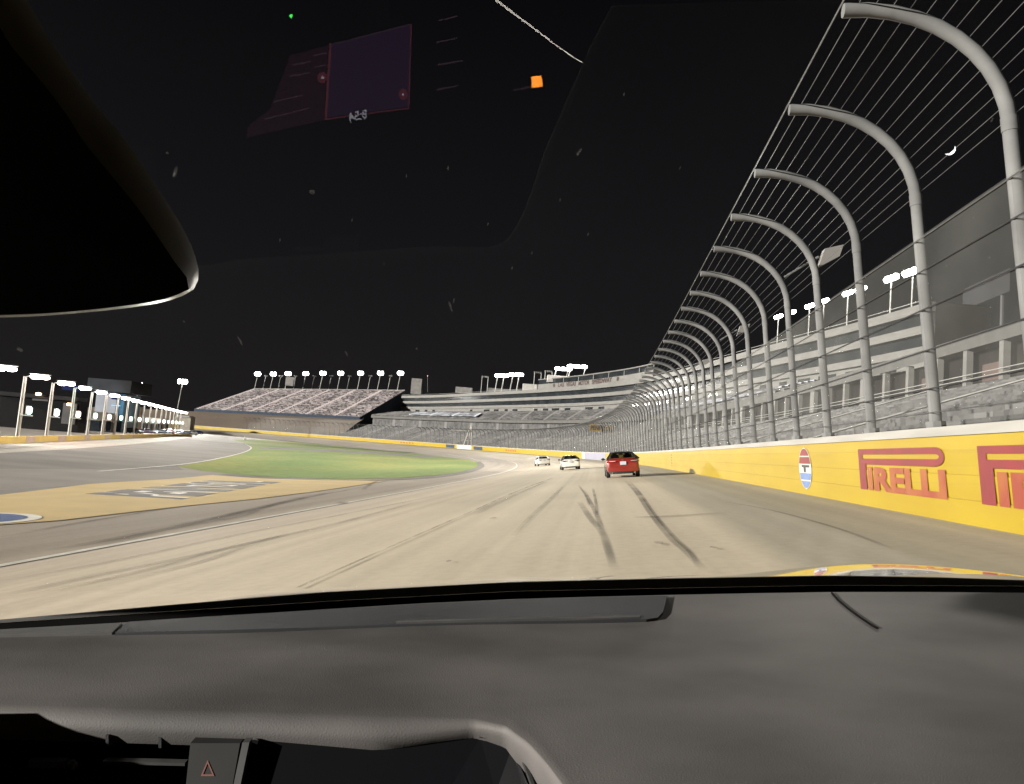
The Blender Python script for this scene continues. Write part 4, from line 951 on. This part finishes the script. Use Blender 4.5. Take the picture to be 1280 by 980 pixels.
    MB().box((0, .98, 1.065), (1.36, .62, .05)).build('parcel_shelf', M['trimblack'], r); MB().box((0, 3.3, .99), (1.4, .55, .06)).build('dashboard', M['trimblack'], r)
    for x in (-.36, .36):
        m = MB(); m.bbox((x, 2.05, 1.08), (.46, .14, .42), .05); se = m.build('seat', M['trimblack'], r, smooth=True); MB().bbox((x, 2.0, 1.31), (.24, .09, .15), .04).build('headrest', M['trimblack'], se, smooth=True)
    m = MB(); m.bbox((0, 2.45, 1.30), (.24, .03, .07), .012); m.build('inner_mirror', M['clearlens'], r)
    # lower bumper, plate, badge, spoiler lip
    m = MB(); m.grid([[(x, -.035+.10*(abs(x)/.8)**3, z) for x in np.linspace(-.80, .80, 15)] for z in (.21, .25, .31, .33)]); m.grid([[(x, .30, .21) for x in np.linspace(-.80, .80, 15)], [(x, -.035+.10*(abs(x)/.8)**3, .21) for x in np.linspace(-.80, .80, 15)]]); m.build('rear_diffuser', M['trimblack'], r, smooth=True)
    m = MB(); m.grid([[(x, -.052+.06*(abs(x)/.8)**3, z) for x in np.linspace(-.82, .82, 15)] for z in (.34, .56)]); m.build('rear_bumper', paintm, r, smooth=True)
    MB().bbox((0, -.055, .80), (.34, .02, .19), .006).build('number_plate', M['plate'], r); m = MB(); m.tube([(-.09, -.035, .965), (0, -.04, .985), (.09, -.035, .965), (0, -.04, .95), (-.09, -.035, .965)], .010, 5); m.build('badge', M['chrome'], r)
    MB().bbox((0, .10, 1.055), (1.36, .12, .03), .01).build('boot_lip', paintm, r)
    return r
def dup_sedan(src, label, swaps, group=None):
    def cp(o, par):
        c = o.copy(); COL.objects.link(c); c.parent = par
        if c.type == 'MESH':
            nm = c.data.materials[0]
            if nm in swaps: c.material_slots[0].link = 'OBJECT'; c.material_slots[0].material = swaps[nm]
        for ch in kids.get(o.name, []): cp(ch, c)
        return c
    kids = {}
    for o in scene.objects:
        if o.parent: kids.setdefault(o.parent.name, []).append(o)
    r = cp(src, None); tag(r, label, 'car', group); return r
def place_on_track(o, px, py, yaw=0.0):
    q = gpt(px, py); s, v, i = nearest(q[0], q[1]); t = WT[i[0]]; a = math.atan2(t[1], t[0])+yaw; f3 = np.array([math.cos(a), math.sin(a)])
    e_ = .4; r2 = np.array([f3[1], -f3[0]])
    zf = h(*(q[:2]+f3*e_))-h(*(q[:2]-f3*e_)); zr = h(*(q[:2]+r2*e_))-h(*(q[:2]-r2*e_))
    f = np.array([*f3, zf/(2*e_)]); f /= np.linalg.norm(f); r_ = np.array([*r2, zr/(2*e_)]); r_ -= f*np.dot(r_, f); r_ /= np.linalg.norm(r_); u = np.cross(r_, f)
    q = np.array([q[0], q[1], h(q[0], q[1])])
    o.matrix_world = Matrix(((r_[0], f[0], u[0], q[0]), (r_[1], f[1], u[1], q[1]), (r_[2], f[2], u[2], q[2]+.004), (0, 0, 0, 1)))
red = make_sedan('red sedan with a dark roof driving ahead closest to the yellow wall', M['pred'], M['pblack'], M['redlens'])
place_on_track(red, 780, 597.0, R(1.0))
wh = {M['pred']: M['pwhite'], M['redlens']: M['smokelens']}
w1 = dup_sedan(red, 'white sedan with dark roof driving between the red sedan and the farther white one', wh); place_on_track(w1, 714.5, 587.2, R(5))
w2 = dup_sedan(red, 'smallest white sedan with white roof, farthest ahead on the track', {**wh, M['pblack']: M['pwhite']}); place_on_track(w2, 681, 582.3, R(9))
def park(o, px, Y, rz): q = P(px, 545, Y); o.location = (q[0], q[1], INF); o.rotation_euler = (0, 0, rz); o.scale = (1, 1, 1)
sw = lambda a, b=None: {M['pred']: M[a], M['pblack']: M[b or a]}
for px, Y, rz, a, lab, ls in ((172, 205, R(-70), 'ppurple', 'purple car with glowing pink lights parked behind the pit wall', True), (155, 200, R(-95), 'pblack', 'black car parked beside the purple car behind the pit wall', False),
                         (192, 222, R(-80), 'pblack', 'black car parked to the right of the purple car by the stalls', False), (202, 238, R(-100), 'pred', 'dull red car parked among dark ones at the pit stalls', False),
                         (217, 262, R(-75), 'pblack', 'black car parked under the far stalls, just before the bright end wall', False), (236.5, 225, R(160), 'pblue', 'blue car standing at the open end of the pit row', False),
                         (244, 252, R(170), 'pwhite', 'white car standing behind the blue car at the pit row end', False), (252, 285, R(150), 'pblue', 'tiny blue car farthest along the pit exit', False)):
    o = dup_sedan(red, lab, sw(a), 'cars parked by the pits'); park(o, px, Y, rz)
    if ls:
        for ch in [c for c in scene.objects if c.parent == o and c.name.startswith('headlight')]:
            ch.material_slots[0].link = 'OBJECT'; ch.material_slots[0].material = em('pink_headlight', (1.0, .5, .9), 12)
c_ = P(305.5, 553.2, 236); sg_ = thing('pit_cone', 'small pale upright marker at the tip of the grass by the pit road', 'marker', (c_[0], c_[1], INF))
MB().tube([(0, 0, 0), (0, 0, .05), (0, 0, 1.1)], [.4, .28, .12], 10).build('cone', M['whitep'], sg_); MB().box((0, 0, .025), (.8, .8, .05)).build('base', M['steelwhite'], sg_)
# dim board behind the near end of the suites
M['dimboard'] = pm('dim_board', (.022, .022, .024), (.016, .016, .018), .3, .9, spec=.05)
bd = thing('dim_billboard', 'dim grey board on posts seen through the fence beyond the suite end', 'billboard')
a, b = P(1203, 388, 118), P(1262, 362, 104); bt = np.array([0, 0, 3.3]); m = MB().obox(a, (b-a)*np.array([1, 1, 0]), np.array([.6, 1.0, 0])*.3, bt); m.build('board', M['dimboard'], bd)
for k in (.15, .85):
    q = a+(b-a)*k; MB().tube([(q[0]+.4, q[1]+.5, INF), (q[0]+.4, q[1]+.5, q[2]+1)], .25, 6).build('post', M['midgrey'], bd)
# the moon
mc = P(1187, 187, 2500); rr = 2500*6.8/F
moon = MB(); rows = []
dirv = mc-CAM; dirv /= np.linalg.norm(dirv); ex = np.cross(dirv, [0, 0, 1.0]); ex /= np.linalg.norm(ex); ey = np.cross(ex, dirv)
lx = ex*math.cos(R(-52))+ey*math.sin(R(-52)); ly = -ex*math.sin(R(-52))+ey*math.cos(R(-52))
n = 24
for k in range(n+1):
    a = -math.pi/2+math.pi*k/n; ca, sa = math.cos(a), math.sin(a); w = .55*ca
    rows.append([lx*(ca*q)*rr+ly*sa*rr-dirv*rr*math.sqrt(max(0, 1-(ca*q)**2-sa*sa)) for q in (.52, .7, .86, 1.0)])
moon.grid(rows); mo = moon.build('moon', M['moonlit'], normals=False); mo.location = mc; tag(mo, 'thin white crescent moon in the black sky behind the fence cables', 'moon')

# ------------------------------------------------------------------ the car the picture is taken from
car = thing('car', 'car seen from inside, dark dashboard, windscreen base and mirror housing in front of the track', 'car', mat=Matrix(((rgt[0], fwd[0], upv[0], 0), (rgt[1], fwd[1], upv[1], 0), (rgt[2], fwd[2], upv[2], EYE), (0, 0, 0, 1))))
def leather(name, c1, c2, bump=.18, rough=.66):
    m = pm(name, c1, c2, 4.5, rough, spec=.22, detail=8, stretch=(1, 1.6, 1)); t = m.node_tree; b = t.nodes['Principled BSDF']
    tc = t.nodes.new('ShaderNodeTexCoord'); v = t.nodes.new('ShaderNodeTexVoronoi'); v.inputs['Scale'].default_value = 420; v.feature = 'DISTANCE_TO_EDGE'
    bp = t.nodes.new('ShaderNodeBump'); bp.inputs['Strength'].default_value = bump; bp.inputs['Distance'].default_value = .0012
    t.links.new(tc.outputs['Object'], v.inputs['Vector']); t.links.new(v.outputs['Distance'], bp.inputs['Height']); t.links.new(bp.outputs[0], b.inputs['Normal']); return m
M['dash'] = leather('soft_dash_plastic', (.092, .085, .082), (.052, .049, .048)); M['dash2'] = leather('dark_grille_plastic', (.028, .029, .032), (.022, .023, .026), .2)
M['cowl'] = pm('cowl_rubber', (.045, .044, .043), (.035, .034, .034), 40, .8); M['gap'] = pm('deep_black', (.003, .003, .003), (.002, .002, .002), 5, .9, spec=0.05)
M['gloss'] = pm('gloss_black', (.004, .004, .005), (.005, .005, .005), 5, .25, spec=.15); M['silver'] = pm('silver_trim', (.16, .16, .16), (.12, .12, .12), 30, .35, .8)
DZ = -.265
def dp(px, py): return np.array([0, 0, 0])+cf(px, py, -DZ*F/(py-480))
bp_ = np.array([(px, py, *dp(px, py)[:2]) for px, py in ((0, 787), (100, 781), (200, 775.5), (300, 769), (400, 762), (520, 754.5), (640, 749), (740, 746), (840, 743.5), (940, 741.5), (1040, 740), (1160, 740), (1280, 741))])
def yback(x): 
    if x < bp_[0, 2]: return bp_[0, 3]+(x-bp_[0, 2])*.35
    if x > bp_[-1, 2]: return bp_[-1, 3]-(x-bp_[-1, 2])*.2
    return float(np.interp(x, bp_[:, 2], bp_[:, 3]))
def ynear(x): return float(np.interp(x, [-1, -.42, -.2, -.03, -.005, .012, .024, .04, .12, 1], [.66, .626, .612, .600, .588, .560, .53, .48, .30, .28]))
xs = np.r_[np.linspace(-1.0, -.06, 40), np.linspace(-.05, .06, 30), np.linspace(.075, 1.0, 38)]
def bulge(x, k): return .003*math.sin(math.pi*min(1, k*1.1))+.004*k+.0012*math.sin(x*7+1)*k*(1-k)*4+.0008*math.sin(x*17+k*9)*k*(1-k)*4
rows = []
for x in xs:
    yb, yn = yback(x), ynear(x); r_ = []
    for k in np.linspace(0, 1, 22): r_.append((x, yb+(yn-yb)*k, DZ+bulge(x, k)))
    z0 = DZ+bulge(x, 1)
    rl = float(np.interp(x, [-.10, -.02], [.014, .005]))
    for a in (18, 36, 54, 72, 90): r_.append((x, yn-rl*math.sin(R(a)), z0-rl*(1-math.cos(R(a)))))
    r_.append((x, yn-rl*.7, z0-rl*1.7)); r_.append((x, yn+.012, z0-.030)); r_.append((x, yn+.03, z0-.036)); rows.append(r_)
m = MB(); m.grid(rows); m.build('dashboard', M['dash'], car, smooth=True)
# face of the dash below the lip: recess, vents, screen, switch
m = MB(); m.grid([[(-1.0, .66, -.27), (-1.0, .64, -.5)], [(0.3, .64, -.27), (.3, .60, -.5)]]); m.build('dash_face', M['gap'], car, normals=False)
vent = MB(); 
a = [cf(-60, 922, .60), cf(232, 920, .60), cf(228, 985, .585), cf(-60, 985, .585)]
vent.obox(a[3], a[2]-a[3], (0, .02, 0), (0, 0, .004)); vo = vent.build('air_vent', M['gloss'], car)
for px in (134, 200): MB().obox(cf(px-2, 935, .604), (.0022, 0, 0), (0, .012, 0), (0, 0, .010)).build('vane', M['dash2'], vo)
MB().obox(cf(128, 955, .592), (cf(231, 957.5, .590)-cf(128, 955, .592)), (0, .006, 0), (0, 0, .0022)).build('trim_strip', M['silver'], vo)
M['briteled'] = em('bright_reflected_strip', (1.0, .95, .85), 1.6)
MB().obox(cf(35, 960, .590), (cf(81, 960, .590)-cf(35, 960, .590)), (0, .006, 0), (0, 0, .0052)).build('bright_trim', M['chrome'], vo)
m = MB(); m.bbox(cf(91, 956, .588), (.007, .006, .007), .002); m.build('vent_knob', M['silver'], vo, smooth=True)
M['switch'] = pm('grey_switch', (.012, .0117, .0115), (.0095, .0093, .009), 20, .6, spec=.2)
hz = MB(); c0, c1, c2, c3 = cf(238, 929, .592), cf(300, 929, .592), cf(290, 985, .575), cf(232, 985, .575); hz.grid([[c0, c1], [c3, c2]]); hz.grid([[c0, c1], [c0+np.array([0, .03, .0]), c1+np.array([0, .03, 0])]]); ho = hz.build('hazard_switch', M['switch'], car, normals=False)
M['hazred'] = pm('hazard_red', (.11, .03, .02), (.09, .026, .018), 20, .5)
tri = [cf(259.5, 950, .5852), cf(251, 970, .5791), cf(268, 970, .5791)]; m = MB(); tc_ = sum(tri)/3; m.grid([[q+np.array([0, -.0001, .0]), q*.68+tc_*.32+np.array([0, -.0001, .0])] for q in tri+tri[:1]]); m.build('triangle_symbol', M['hazred'], ho)
MB().obox(cf(291, 985, .573), cf(303, 928, .588)-cf(291, 985, .573), (.0052, 0, 0), (0, .008, 0)).build('silver_edge', M['silver'], car)
MB().grid([[cf(306, 922, .60), cf(600, 922, .60), cf(640, 934, .592), cf(662, 985, .565)], [cf(306, 990, .58), cf(560, 990, .58), cf(620, 990, .577), cf(655, 990, .57)]]).build('centre_screen', M['gloss'], car, normals=False)
m = MB(); m.tube([cf(600, 919, .598), cf(622, 922, .596), cf(640, 932, .588), cf(655, 950, .575), cf(668, 985, .553)], .0022, 6); m.build('screen_bezel', M['switch'], car, smooth=True)
# defroster grille, end panel, seams
def plate(name, pts, mat, th=.003, lift_=.003, parent=car):
    top = []
    for px, py in pts:
        q = dp(px, py); x, y = q[0], q[1]; k = (yback(x)-y)/(yback(x)-ynear(x)+1e-6); top.append(np.array([x, y, DZ+bulge(x, max(0, min(1, k)))+lift_]))
    n = len(top); m = MB(); m.add(top+[t-np.array([0, 0, th+lift_]) for t in top], [tuple(range(n))]+[(i, (i+1) % n, n+(i+1) % n, n+i) for i in range(n)]); return m.build(name, mat, parent)
up_e = [(160, 781), (260, 774.5), (400, 766), (520, 759), (640, 753), (740, 750), (834, 748)]; lo_e = [(829, 770), (822, 778), (808, 780.5), (740, 783), (640, 786), (495, 789), (400, 791), (270, 795), (144, 798)]
dg = plate('defroster_grille', up_e+lo_e, M['dash2'])
plate('grille_lip', [(495, 785.5), (640, 782), (740, 779), (800, 776), (800, 778.5), (740, 781.5), (640, 784.5), (495, 788)], M['cowl'], .002, .0042, dg)
plate('speaker_cover', [(-80, 794), (0, 791), (153, 782), (140, 797), (0, 799), (-80, 800)], M['cowl'], .002, .003)
def crease(pts, w, name):
    m = MB(); q = []
    for px, py in pts:
        d_ = dp(px, py); k = (yback(d_[0])-d_[1])/(yback(d_[0])-ynear(d_[0])); q.append(np.array([d_[0], d_[1], DZ+bulge(d_[0], max(0, k))+.0004]))
    m.tube(q, w, 5); return m.build(name, M['gap'], car, smooth=True)
crease([(1040, 742), (1048, 752), (1060, 763), (1075, 775), (1092, 787), (1097, 789.5)], .0016, 'panel_seam')
# windscreen base: black gap and grey cowl strip
def edge(tab, x): return float(np.interp(x, [t[0] for t in tab], [t[1] for t in tab]))
E_top = [(-200, 790), (0, 774.5), (200, 757), (400, 740), (640, 727), (840, 722.5), (1040, 719), (1160, 721), (1280, 725), (1480, 736)]
E_mid = [(-200, 800), (0, 778.5), (200, 765), (400, 752), (640, 739), (840, 735), (1040, 731.5), (1160, 732), (1280, 732.5), (1480, 740)]
def dcw(px): return float(np.interp(px, [-200, 0, 640, 1280, 1480], [.86, .90, 1.03, 1.05, 1.03]))
pxs = np.linspace(-200, 1480, 60)
m = MB(); m.grid([[cf(p, edge(E_top, p), dcw(p)+.03), cf(p, edge(E_top, p)+.8, dcw(p)+.012), cf(p, edge(E_mid, p), dcw(p))] for p in pxs]); m.build('windscreen_base_band', M['cowl'], car, normals=False, smooth=True)
m = MB(); m.grid([[cf(p, edge(E_mid, p)+.05, dcw(p)+.001), cf(p, edge(E_mid, p)+22, dcw(p)-.015)] for p in pxs]); m.build('dash_gap', M['gap'], car, normals=False)
# bonnet: a gloss panel falling away beyond the glass
hood = []
for yy in np.linspace(1.12, 2.3, 26):
    row = []
    for x in np.linspace(-1.05, .95, 60):
        k = (yy-1.12); z = -.2875-.185*k-.13*k*k
        z += -.030*((x-.25)/.9)**2-.012*x*0-.055*max(0, -x)**1.3
        z += .030*math.exp(-((x-.68)/.20)**2)*math.exp(-((k-.36)/.48)**2)+.006*math.exp(-((x+.42)/.14)**2)*math.exp(-((k-.3)/.4)**2)
        row.append((x, yy, z))
    hood.append(row)
M['hood'] = pm('bonnet_paint', (.10, .098, .095), (.085, .083, .08), 3, .10, .85, coat=1.0)
m = MB(); m.grid(hood); m.build('bonnet', M['hood'], car, smooth=True, normals=False)
# wiper arm resting at the base of the glass
# roof lining, doors and rear of the cabin keep the floodlights off the dash; unseen and added for that shade
M['lining'] = pm('dark_cabin_lining', (.020, .019, .018), (.015, .0145, .014), 20, .9, spec=0.05)
MB().obox((-1.05, -1.9, .46), (1.95, 0, 0), (0, 2.12, 0), (0, 0, .03)).build('roof_lining', M['lining'], car)
MB().obox((-1.07, -1.9, -.95), (.02, 0, 0), (0, 2.75, 0), (0, 0, .70)).build('door', M['lining'], car)
MB().obox((-1.07, -1.9, -.22), (.02, 0, 0), (0, 1.25, 0), (0, 0, .70)).build('rear_door_frame', M['lining'], car)
MB().obox((-1.07, -.66, .25), (.02, 0, 0), (0, 1.1, 0), (0, 0, .23)).build('header_light_block', M['lining'], car)  # unseen, lowered to keep light off the mirror housing
MB().tube([(-1.06, .95, -.30), (-1.03, .20, .46)], .035, 8).build('pillar', M['lining'], car)
MB().obox((.87, -1.9, -.95), (.03, 0, 0), (0, 2.75, 0), (0, 0, .72)).build('door', M['lining'], car)
MB().obox((.87, -1.9, -.22), (.03, 0, 0), (0, 1.5, 0), (0, 0, .70)).build('rear_door_frame', M['lining'], car)
MB().obox((-1.05, -1.92, -.95), (1.95, 0, 0), (0, .02, 0), (0, 0, 1.43)).build('rear_panel', M['lining'], car)
MB().obox((-1.05, -1.9, -.95), (1.95, 0, 0), (0, 2.6, 0), (0, 0, .03)).build('cabin_floor', M['lining'], car)
MB().obox((-1.05, .68, -.95), (1.95, 0, 0), (0, .03, 0), (0, 0, .60)).build('firewall', M['lining'], car)
MB().bbox((-.28, -.1, -.72), (.24, 1.1, .44), .03).build('centre_console', M['lining'], car, smooth=True)
for x_ in (-.70, .12): MB().bbox((x_, -.25, -.72), (.5, .55, .2), .05).build('seat_cushion', M['lining'], car, smooth=True)
m = MB(); m.bbox((-.72, .44, -.388), (.34, .36, .31), .04); m.build('binnacle_light_block', M['lining'], car, smooth=True)  # unseen box, added to keep low light off the vents
m = MB(); m.bbox((-.49, .42, -.392), (.13, .38, .296), .02); m.build('side_light_block', M['lining'], car, smooth=True)  # unseen extension, sized to shade the vents and hazard switch
# mirror housing
outer = [(-60, -120), (20, -20), (60, 45), (116, 125), (150, 166), (172, 197), (198, 236), (222, 274), (238, 304), (247.5, 333), (248, 349), (241, 363), (222, 372), (198, 379), (150, 386), (90, 392), (30, 396), (-60, 397.5), (-220, 398), (-340, 388), (-400, 345), (-405, 220), (-350, 20), (-230, -95), (-60, -120)]
inner = [(-60, -20), (-10, 20), (13, 56), (56, 107), (85, 146), (107, 180), (140, 220), (172, 260), (200, 300), (223, 334), (238, 352), (240, 357.5), (235, 362.5), (220, 369), (196, 376), (148, 383.2), (90, 389.3), (30, 393), (-60, 394.5), (-220, 394), (-330, 380), (-382, 338), (-386, 220), (-330, 50), (-210, -40), (-60, -20)]
inner = [np.array(p) for p in inner]
o2 = catmull(np.c_[np.array(outer, float), np.zeros(len(outer))], 5)[:, :2]; i2 = catmull(np.c_[np.array(inner[:18] if False else inner, float), np.zeros(len(inner))], 5)[:, :2]
def rs(c, n):
    d = np.r_[0, np.cumsum(np.linalg.norm(np.diff(c, axis=0), axis=1))]; s = np.linspace(0, d[-1], n); return np.stack([np.interp(s, d, c[:, k]) for k in (0, 1)], 1)
def ring(c):
    a = np.unwrap(np.arctan2(c[:, 1]-200, c[:, 0]+90)); o = np.argsort(a); t = np.linspace(a[0], a[0]+2*math.pi*np.sign(a[-1]-a[0]), 180)
    return np.stack([np.interp(t*np.sign(a[-1]-a[0]), a*np.sign(a[-1]-a[0]), c[:, k]) for k in (0, 1)], 1)
o2, i2 = ring(o2), ring(i2)
M['mirrorshell'] = pm('mirror_shell', (.030, .028, .026), (.026, .024, .022), 30, .45); M['mirrorface'] = pm('mirror_back', (.006, .006, .006), (.004, .004, .004), 12, .75, spec=0.05)
m = MB(); m.grid([[cf(*o2[k], .50) for k in range(180)], [cf(*(o2[k]*.6+i2[k]*.4), .462) for k in range(180)], [cf(*i2[k], .448) for k in range(180)]]); mh = m.build('mirror_housing', M['mirrorshell'], car, smooth=True, normals=False)
ctr = np.array([-90.0, 200.0]); m = MB(); m.grid([[cf(*(i2[k]*(1-q)+ctr*q), .448-.012*math.sin(q*2.2)) for k in range(180)] for q in (0, .06, .16, .35, .7, 1.0)]); m.build('mirror_back', M['mirrorface'], mh, smooth=True, normals=False)
m = MB(); m.grid([[cf(*o2[k], .50) for k in range(180)], [cf(*(o2[k]*.9+ctr*.1), .53) for k in range(180)], [cf(*ctr, .54) for k in range(180)]]); m.build('mirror_glass_side', M['gap'], mh, normals=False)
# windscreen glass with a faint reflection, dust smears on it
def glass():
    m = bpy.data.materials.new('windscreen_glass'); m.use_nodes = True; t = m.node_tree; t.nodes.clear(); o = t.nodes.new('ShaderNodeOutputMaterial')
    a = t.nodes.new('ShaderNodeBsdfTransparent'); a.inputs[0].default_value = (.97, .975, .97, 1); g_ = t.nodes.new('ShaderNodeBsdfGlossy'); g_.inputs['Roughness'].default_value = 0.0
    x = t.nodes.new('ShaderNodeMixShader'); x.inputs[0].default_value = .02; t.links.new(a.outputs[0], x.inputs[1]); t.links.new(g_.outputs[0], x.inputs[2]); t.links.new(x.outputs[0], o.inputs[0]); return m
GK = .9; GP = np.array([0, 1.045, -.272])
def gz(y): return GP[2]+GK*(GP[1]-y)
m = MB(); m.grid([[(-1.1, y, gz(y)), (0, y, gz(y)), (1.1, y, gz(y))] for y in np.linspace(1.06, .30, 8)]); ws = m.build('windscreen', glass(), car, normals=False)
def on_glass(px, py, off=-.0015):
    d = cf(px, py, 1.0); y = (GP[2]+GK*GP[1])/(d[2]+GK); return d*y*(1+off)
def smear_mat():
    m = bpy.data.materials.new('dust_smear'); m.use_nodes = True; t = m.node_tree; t.nodes.clear(); o = t.nodes.new('ShaderNodeOutputMaterial')
    a = t.nodes.new('ShaderNodeBsdfTransparent'); b = t.nodes.new('ShaderNodeBsdfTranslucent'); b.inputs[0].default_value = (.85, .84, .82, 1); d = t.nodes.new('ShaderNodeBsdfDiffuse'); d.inputs[0].default_value = (.8, .8, .78, 1)
    x0 = t.nodes.new('ShaderNodeMixShader'); t.links.new(b.outputs[0], x0.inputs[1]); t.links.new(d.outputs[0], x0.inputs[2])
    tc = t.nodes.new('ShaderNodeTexCoord'); nz = t.nodes.new('ShaderNodeTexNoise'); nz.inputs['Scale'].default_value = 400; t.links.new(tc.outputs['Object'], nz.inputs['Vector'])
    x = t.nodes.new('ShaderNodeMixShader'); mq = t.nodes.new('ShaderNodeMath'); mq.operation = 'MULTIPLY'; mq.inputs[1].default_value = .42; t.links.new(nz.outputs['Fac'], mq.inputs[0]); t.links.new(mq.outputs[0], x.inputs[0]); t.links.new(a.outputs[0], x.inputs[1]); t.links.new(x0.outputs[0], x.inputs[2]); t.links.new(x.outputs[0], o.inputs[0]); return m
M['smear'] = smear_mat()
m = MB()
spots = [(219, 215, 3.5, 8, .3), (209, 191, 3, 1.6, .4), (300, 426, 2, 7, -.5), (433, 442, 1.8, 4, -.5), (563, 383, 2.2, 8, -.3), (567, 376, 1.4, 4, .2), (521, 436, 3, 1.4, .7), (724, 190, 2.6, 6, .6), (25, 437, 7, 2.4, .5), (390, 240, 6, 3, .3), (560, 210, 1.6, 3.4, 0), (640, 335, 1.2, 2.6, .3), (665, 316, 1.2, 2.6, .2), (508, 220, 1.2, 2.6, 0), (735, 293, 1.3, 3, .4), (440, 275, 1.3, 2.4, .2), (230, 402, 3, 1.2, .5), (780, 118, 1.4, 3, .3), (700, 250, 1.2, 2.4, .1), (610, 280, 1.1, 2.2, .4), (350, 300, 1.2, 2.4, .2), (480, 330, 1.2, 2.6, -.3), (850, 210, 1.2, 2.6, .4), (1240, 150, 1.8, 4, .5)]
for px, py, a, b, rz in spots:
    a, b = a*.62, b*.9
    m.poly([on_glass(px+a*math.cos(t)*math.cos(rz)-b*math.sin(t)*math.sin(rz), py+a*math.cos(t)*math.sin(rz)+b*math.sin(t)*math.cos(rz)) for t in np.linspace(0, 2*math.pi, 12, endpoint=False)])
tag(m.build('dust_smears', M['smear'], ws, normals=False), kind='stuff')
# lit display below the view whose faint image shows in the glass
nG = np.array([0, GK, 1.0]); nG /= np.linalg.norm(nG)
def mir(p): p = np.array(p); return p-2*np.dot(p-GP, nG)*nG
def vq(px, py, d=1.0): return mir(cf(px, py, d))
def vpanel(name, pts, mat, d=1.0, parent=None): return MB().poly([vq(px, py, d) for px, py in pts]).build(name, mat, parent or car, normals=False)
M['scr'] = em('display_purple', (.070, .036, .095), 2.6); M['scr_red'] = em('display_red', (.6, .14, .20), 1.3); M['scr_txt'] = em('display_text', (.75, .75, .85), 3.8); M['scr_dim'] = em('display_dim', (.30, .17, .22), 1.4)
M['orange'] = em('orange_indicator', (1.0, .30, .03), 25); M['green'] = em('green_indicator', (.08, 1.0, .12), 16)
dsp = vpanel('display', [(413, 56), (513, 30), (511, 133), (408, 147)], M['scr'])
def vline(a, b, w, name, mat, d=.995):
    a, b = np.array(a, float), np.array(b, float); t = (b-a)/np.linalg.norm(b-a); n_ = np.array([-t[1], t[0]])*w/2; return vpanel(name, [a+n_, b+n_, b-n_, a-n_], M[mat], d, dsp)
vline((413, 54), (407, 149), 3.0, 'screen_border', 'scr_red'); vline((407, 149), (511, 135), 1.6, 'screen_border', 'scr_red'); vline((413, 56), (514, 30), 1.0, 'screen_border', 'scr_dim'); vline((514, 30), (511, 135), 1.4, 'screen_border', 'scr_red')
vpanel('screen_panel', [(320, 80), (410, 57), (405, 150), (308, 172)], em('display_maroon', (.06, .02, .038), 2.2), 1.004, dsp)  # left part of the display, a dim maroon
for c in ((403, 97), (504, 118)):
    vpanel('knob_icon', [(c[0]+6*math.cos(t), c[1]+7*math.sin(t)) for t in np.linspace(0, 6.28, 16, endpoint=False)], M['scr_red'], .99, dsp); vpanel('knob_dot', [(c[0]+1.8*math.cos(t), c[1]+1.8*math.sin(t)) for t in np.linspace(0, 6.28, 10, endpoint=False)], M['scr_txt'], .986, dsp)
for x0, y0, x1, y1 in ((332, 93, 352, 87), (366, 81, 388, 77), (336, 104, 351, 101), (363, 95, 388, 91), (342, 127, 378, 119), (331, 149, 387, 135), (390, 70, 408, 66), (548, 26, 572, 20), (545, 53, 571, 48), (547, 81, 578, 76), (546, 112, 573, 107), (394, 84, 407, 81)): vline((x0, y0), (x1, y1), 1.6, 'text_line', 'scr_dim' if x0 < 500 else 'scr_dim')
def vtext(body, x0, y0, x1, y1, hgt, mat):
    a, b = np.array([x0, y0], float), np.array([x1, y1], float)
    fn = lambda u, v: vq(*(b+(a-b)*u+np.array([0, -hgt])*v), .985)
    map_text(body, fn, .02).build('clock_digits', M[mat], dsp, normals=False)
vtext('8:54', 436, 153, 459, 148, 12, 'scr_txt')
vpanel('orange_indicator', [(664, 96), (677, 94), (678, 108), (665, 110)], M['orange']); vpanel('green_indicator', [(364+2.6*math.cos(t), 20+2.6*math.sin(t)) for t in np.linspace(0, 6.28, 12, endpoint=False)], M['green']); vline((642, 113), (664, 108), 1.6, 'orange_edge', 'scr_dim')

M['glint_strip'] = em('glint_strip', (1.0, .93, .80), 9)  # unseen glowing strip, added so its mirror image draws a bright line
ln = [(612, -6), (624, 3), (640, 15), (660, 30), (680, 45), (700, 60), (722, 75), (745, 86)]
m = MB(); m.grid([[vq(x, y-w/2), vq(x, y+w/2)] for (x, y), w in zip(ln, (3.8, 3.8, 3.6, 3.3, 2.7, 2.0, 1.4, .5))]); m.build('glint_strip', M['glint_strip'], car, normals=False)
